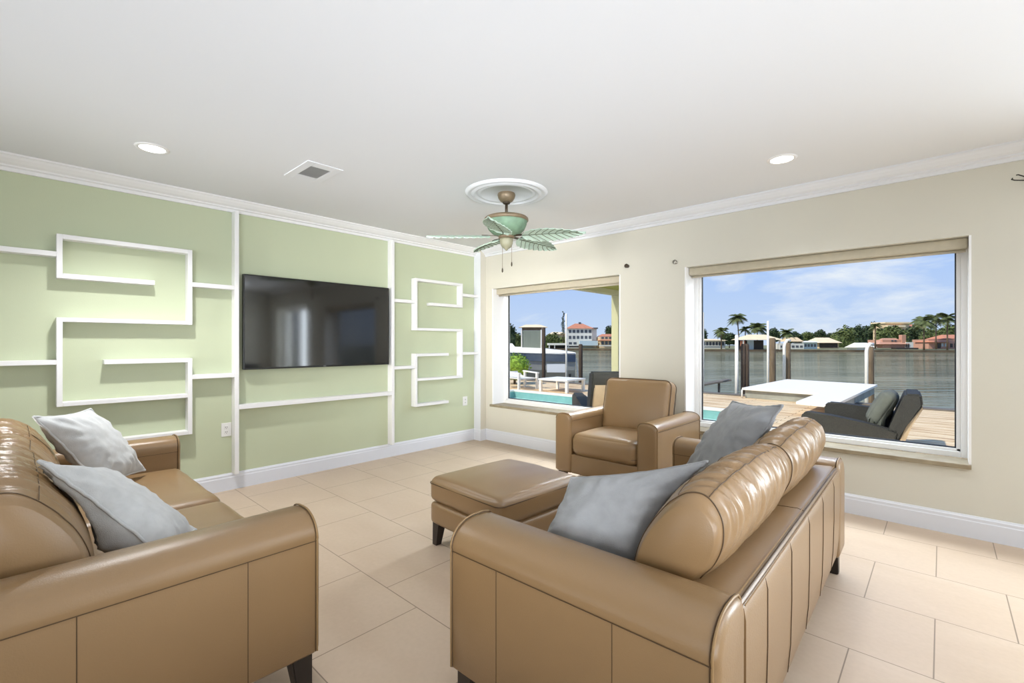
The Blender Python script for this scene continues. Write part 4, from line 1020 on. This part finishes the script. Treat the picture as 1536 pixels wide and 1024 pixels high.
# a bank of bright cloud over the canal to the north, thin haze elsewhere
dt = N.new('ShaderNodeVectorMath'); dt.operation = 'DOT_PRODUCT'; L.new(tc.outputs['Generated'], dt.inputs[0]); dt.inputs[1].default_value = CLOUD
bk = N.new('ShaderNodeMapRange'); bk.inputs[1].default_value = .978; bk.inputs[2].default_value = .9995; bk.inputs[3].default_value = .0; bk.inputs[4].default_value = .24; L.new(dt.outputs['Value'], bk.inputs[0])
ad = N.new('ShaderNodeMath'); ad.operation = 'ADD'; L.new(n1.outputs[0], ad.inputs[0]); L.new(bk.outputs[0], ad.inputs[1])
mr = N.new('ShaderNodeMapRange'); mr.inputs[1].default_value = .625; mr.inputs[2].default_value = .86; mr.inputs[4].default_value = .9; L.new(ad.outputs[0], mr.inputs[0])
mx = N.new('ShaderNodeMix'); mx.data_type = 'RGBA'; L.new(mr.outputs[0], mx.inputs[0]); L.new(ramp.outputs[0], mx.inputs[6]); mx.inputs[7].default_value = srgb(242, 246, 254)
L.new(mx.outputs[2], bg.inputs[0]); bg.inputs[1].default_value = 1.0

def lamp(name, kind, loc, energy, rot=(0, 0, 0), size=None, size_y=None, color=(1, 1, 1)):
    d = bpy.data.lights.new(name, kind); d.energy = energy; d.color = color
    o = bpy.data.objects.new(name, d); COL.objects.link(o); o.location = loc; o.rotation_euler = rot
    if kind == 'AREA':
        d.shape = 'RECTANGLE'; d.size = size; d.size_y = size_y or size
    elif kind == 'SUN': d.angle = math.radians(1.5)
    else: d.shadow_soft_size = size or .1
    return o
sv = Vector((.25, .62, -.74)).normalized()
lamp('sun', 'SUN', (0, 0, 20), 4.4, sv.to_track_quat('-Z', 'Y').to_euler(), color=(1, .94, .84))
COOL = (.88, .95, 1.04)
def aimed(name, loc, target, energy, sx, sy, spread, color=COOL):
    o = lamp(name, 'AREA', loc, energy, (Vector(target)-Vector(loc)).to_track_quat('-Z', 'Y').to_euler(), sx, sy, color)
    o.data.spread = math.radians(spread); return o
lamp('door_light', 'AREA', ((DO[0]+DO[1])/2, .6, 1.3), 180, (-PI/2, 0, 0), 1.6, 1.6, COOL)
lamp('up_fill', 'AREA', (3.8, -5.9, .5), 23, (PI, 0, 0), 6.0, 1.6, COOL)  # lamp added out of view to bounce light off the ceiling
aimed('ceiling_wash_a', (5.9, -6.0, .8), (1.5, -1.7, CZ), 20, 2.2, .6, 60)  # the washes are added lamps out of view, to even out the ceiling
aimed('ceiling_wash_b', (1.2, -6.6, .8), (2.6, -2.4, CZ), 8, 2.2, .6, 60)
aimed('ceiling_wash_c', (6.9, -3.7, .8), (2.3, -1.9, CZ), 13, 1.6, .6, 60)
lamp('down_fill', 'AREA', (6.3, -2.2, 2.42), 48, (0, 0, 0), 1.4, 2.4, COOL)  # added fill lamp out of view; no ceiling fixture here
lamp('room_fill', 'AREA', (4.2, -7.1, 1.5), 15, (PI/2, 0, 0), 3.0, 1.4, COOL)
aimed('sky_fill_small_window', (1.15, 1.0, 2.55), (1.6, -1.4, .3), 420, 1.7, .8, 120)  # added lamp hidden above the opening, imitates skylight on the seats
aimed('sky_fill_wide_window', (3.67, 1.0, 2.55), (3.0, -1.6, .3), 55, 1.8, .8, 120)  # likewise added, boosts the daylight through the wide window
aimed('corner_fill_a', (6.2, -6.3, 1.7), (.5, -.3, 1.3), 8, .8, .8, 34, (1, .97, .92))  # added lamp behind the camera, lifts the dim far corner
aimed('corner_fill_b', (1.6, -6.9, 1.6), (.9, -.2, 1.3), 13, .8, .8, 34, (1, .97, .92))  # companion lamp, also added to brighten the far corner
lamp('can_light_a', 'SPOT', (.85, -3.6, CZ-.02), 158, size=.06); lamp('can_light_b', 'SPOT', (3.69, -.74, CZ-.02), 48, size=.06)
for o in bpy.data.objects:
    if o.type == 'LIGHT' and o.data.type == 'SPOT': o.data.spot_size = math.radians(130); o.data.spot_blend = .9
scene.view_settings.view_transform = 'Standard'; scene.view_settings.look = 'None'
scene.view_settings.exposure = 0; scene.view_settings.gamma = 1
scene.cycles.max_bounces = 10; scene.cycles.diffuse_bounces = 6; scene.cycles.transparent_max_bounces = 16
scene.cycles.sample_clamp_indirect = 6
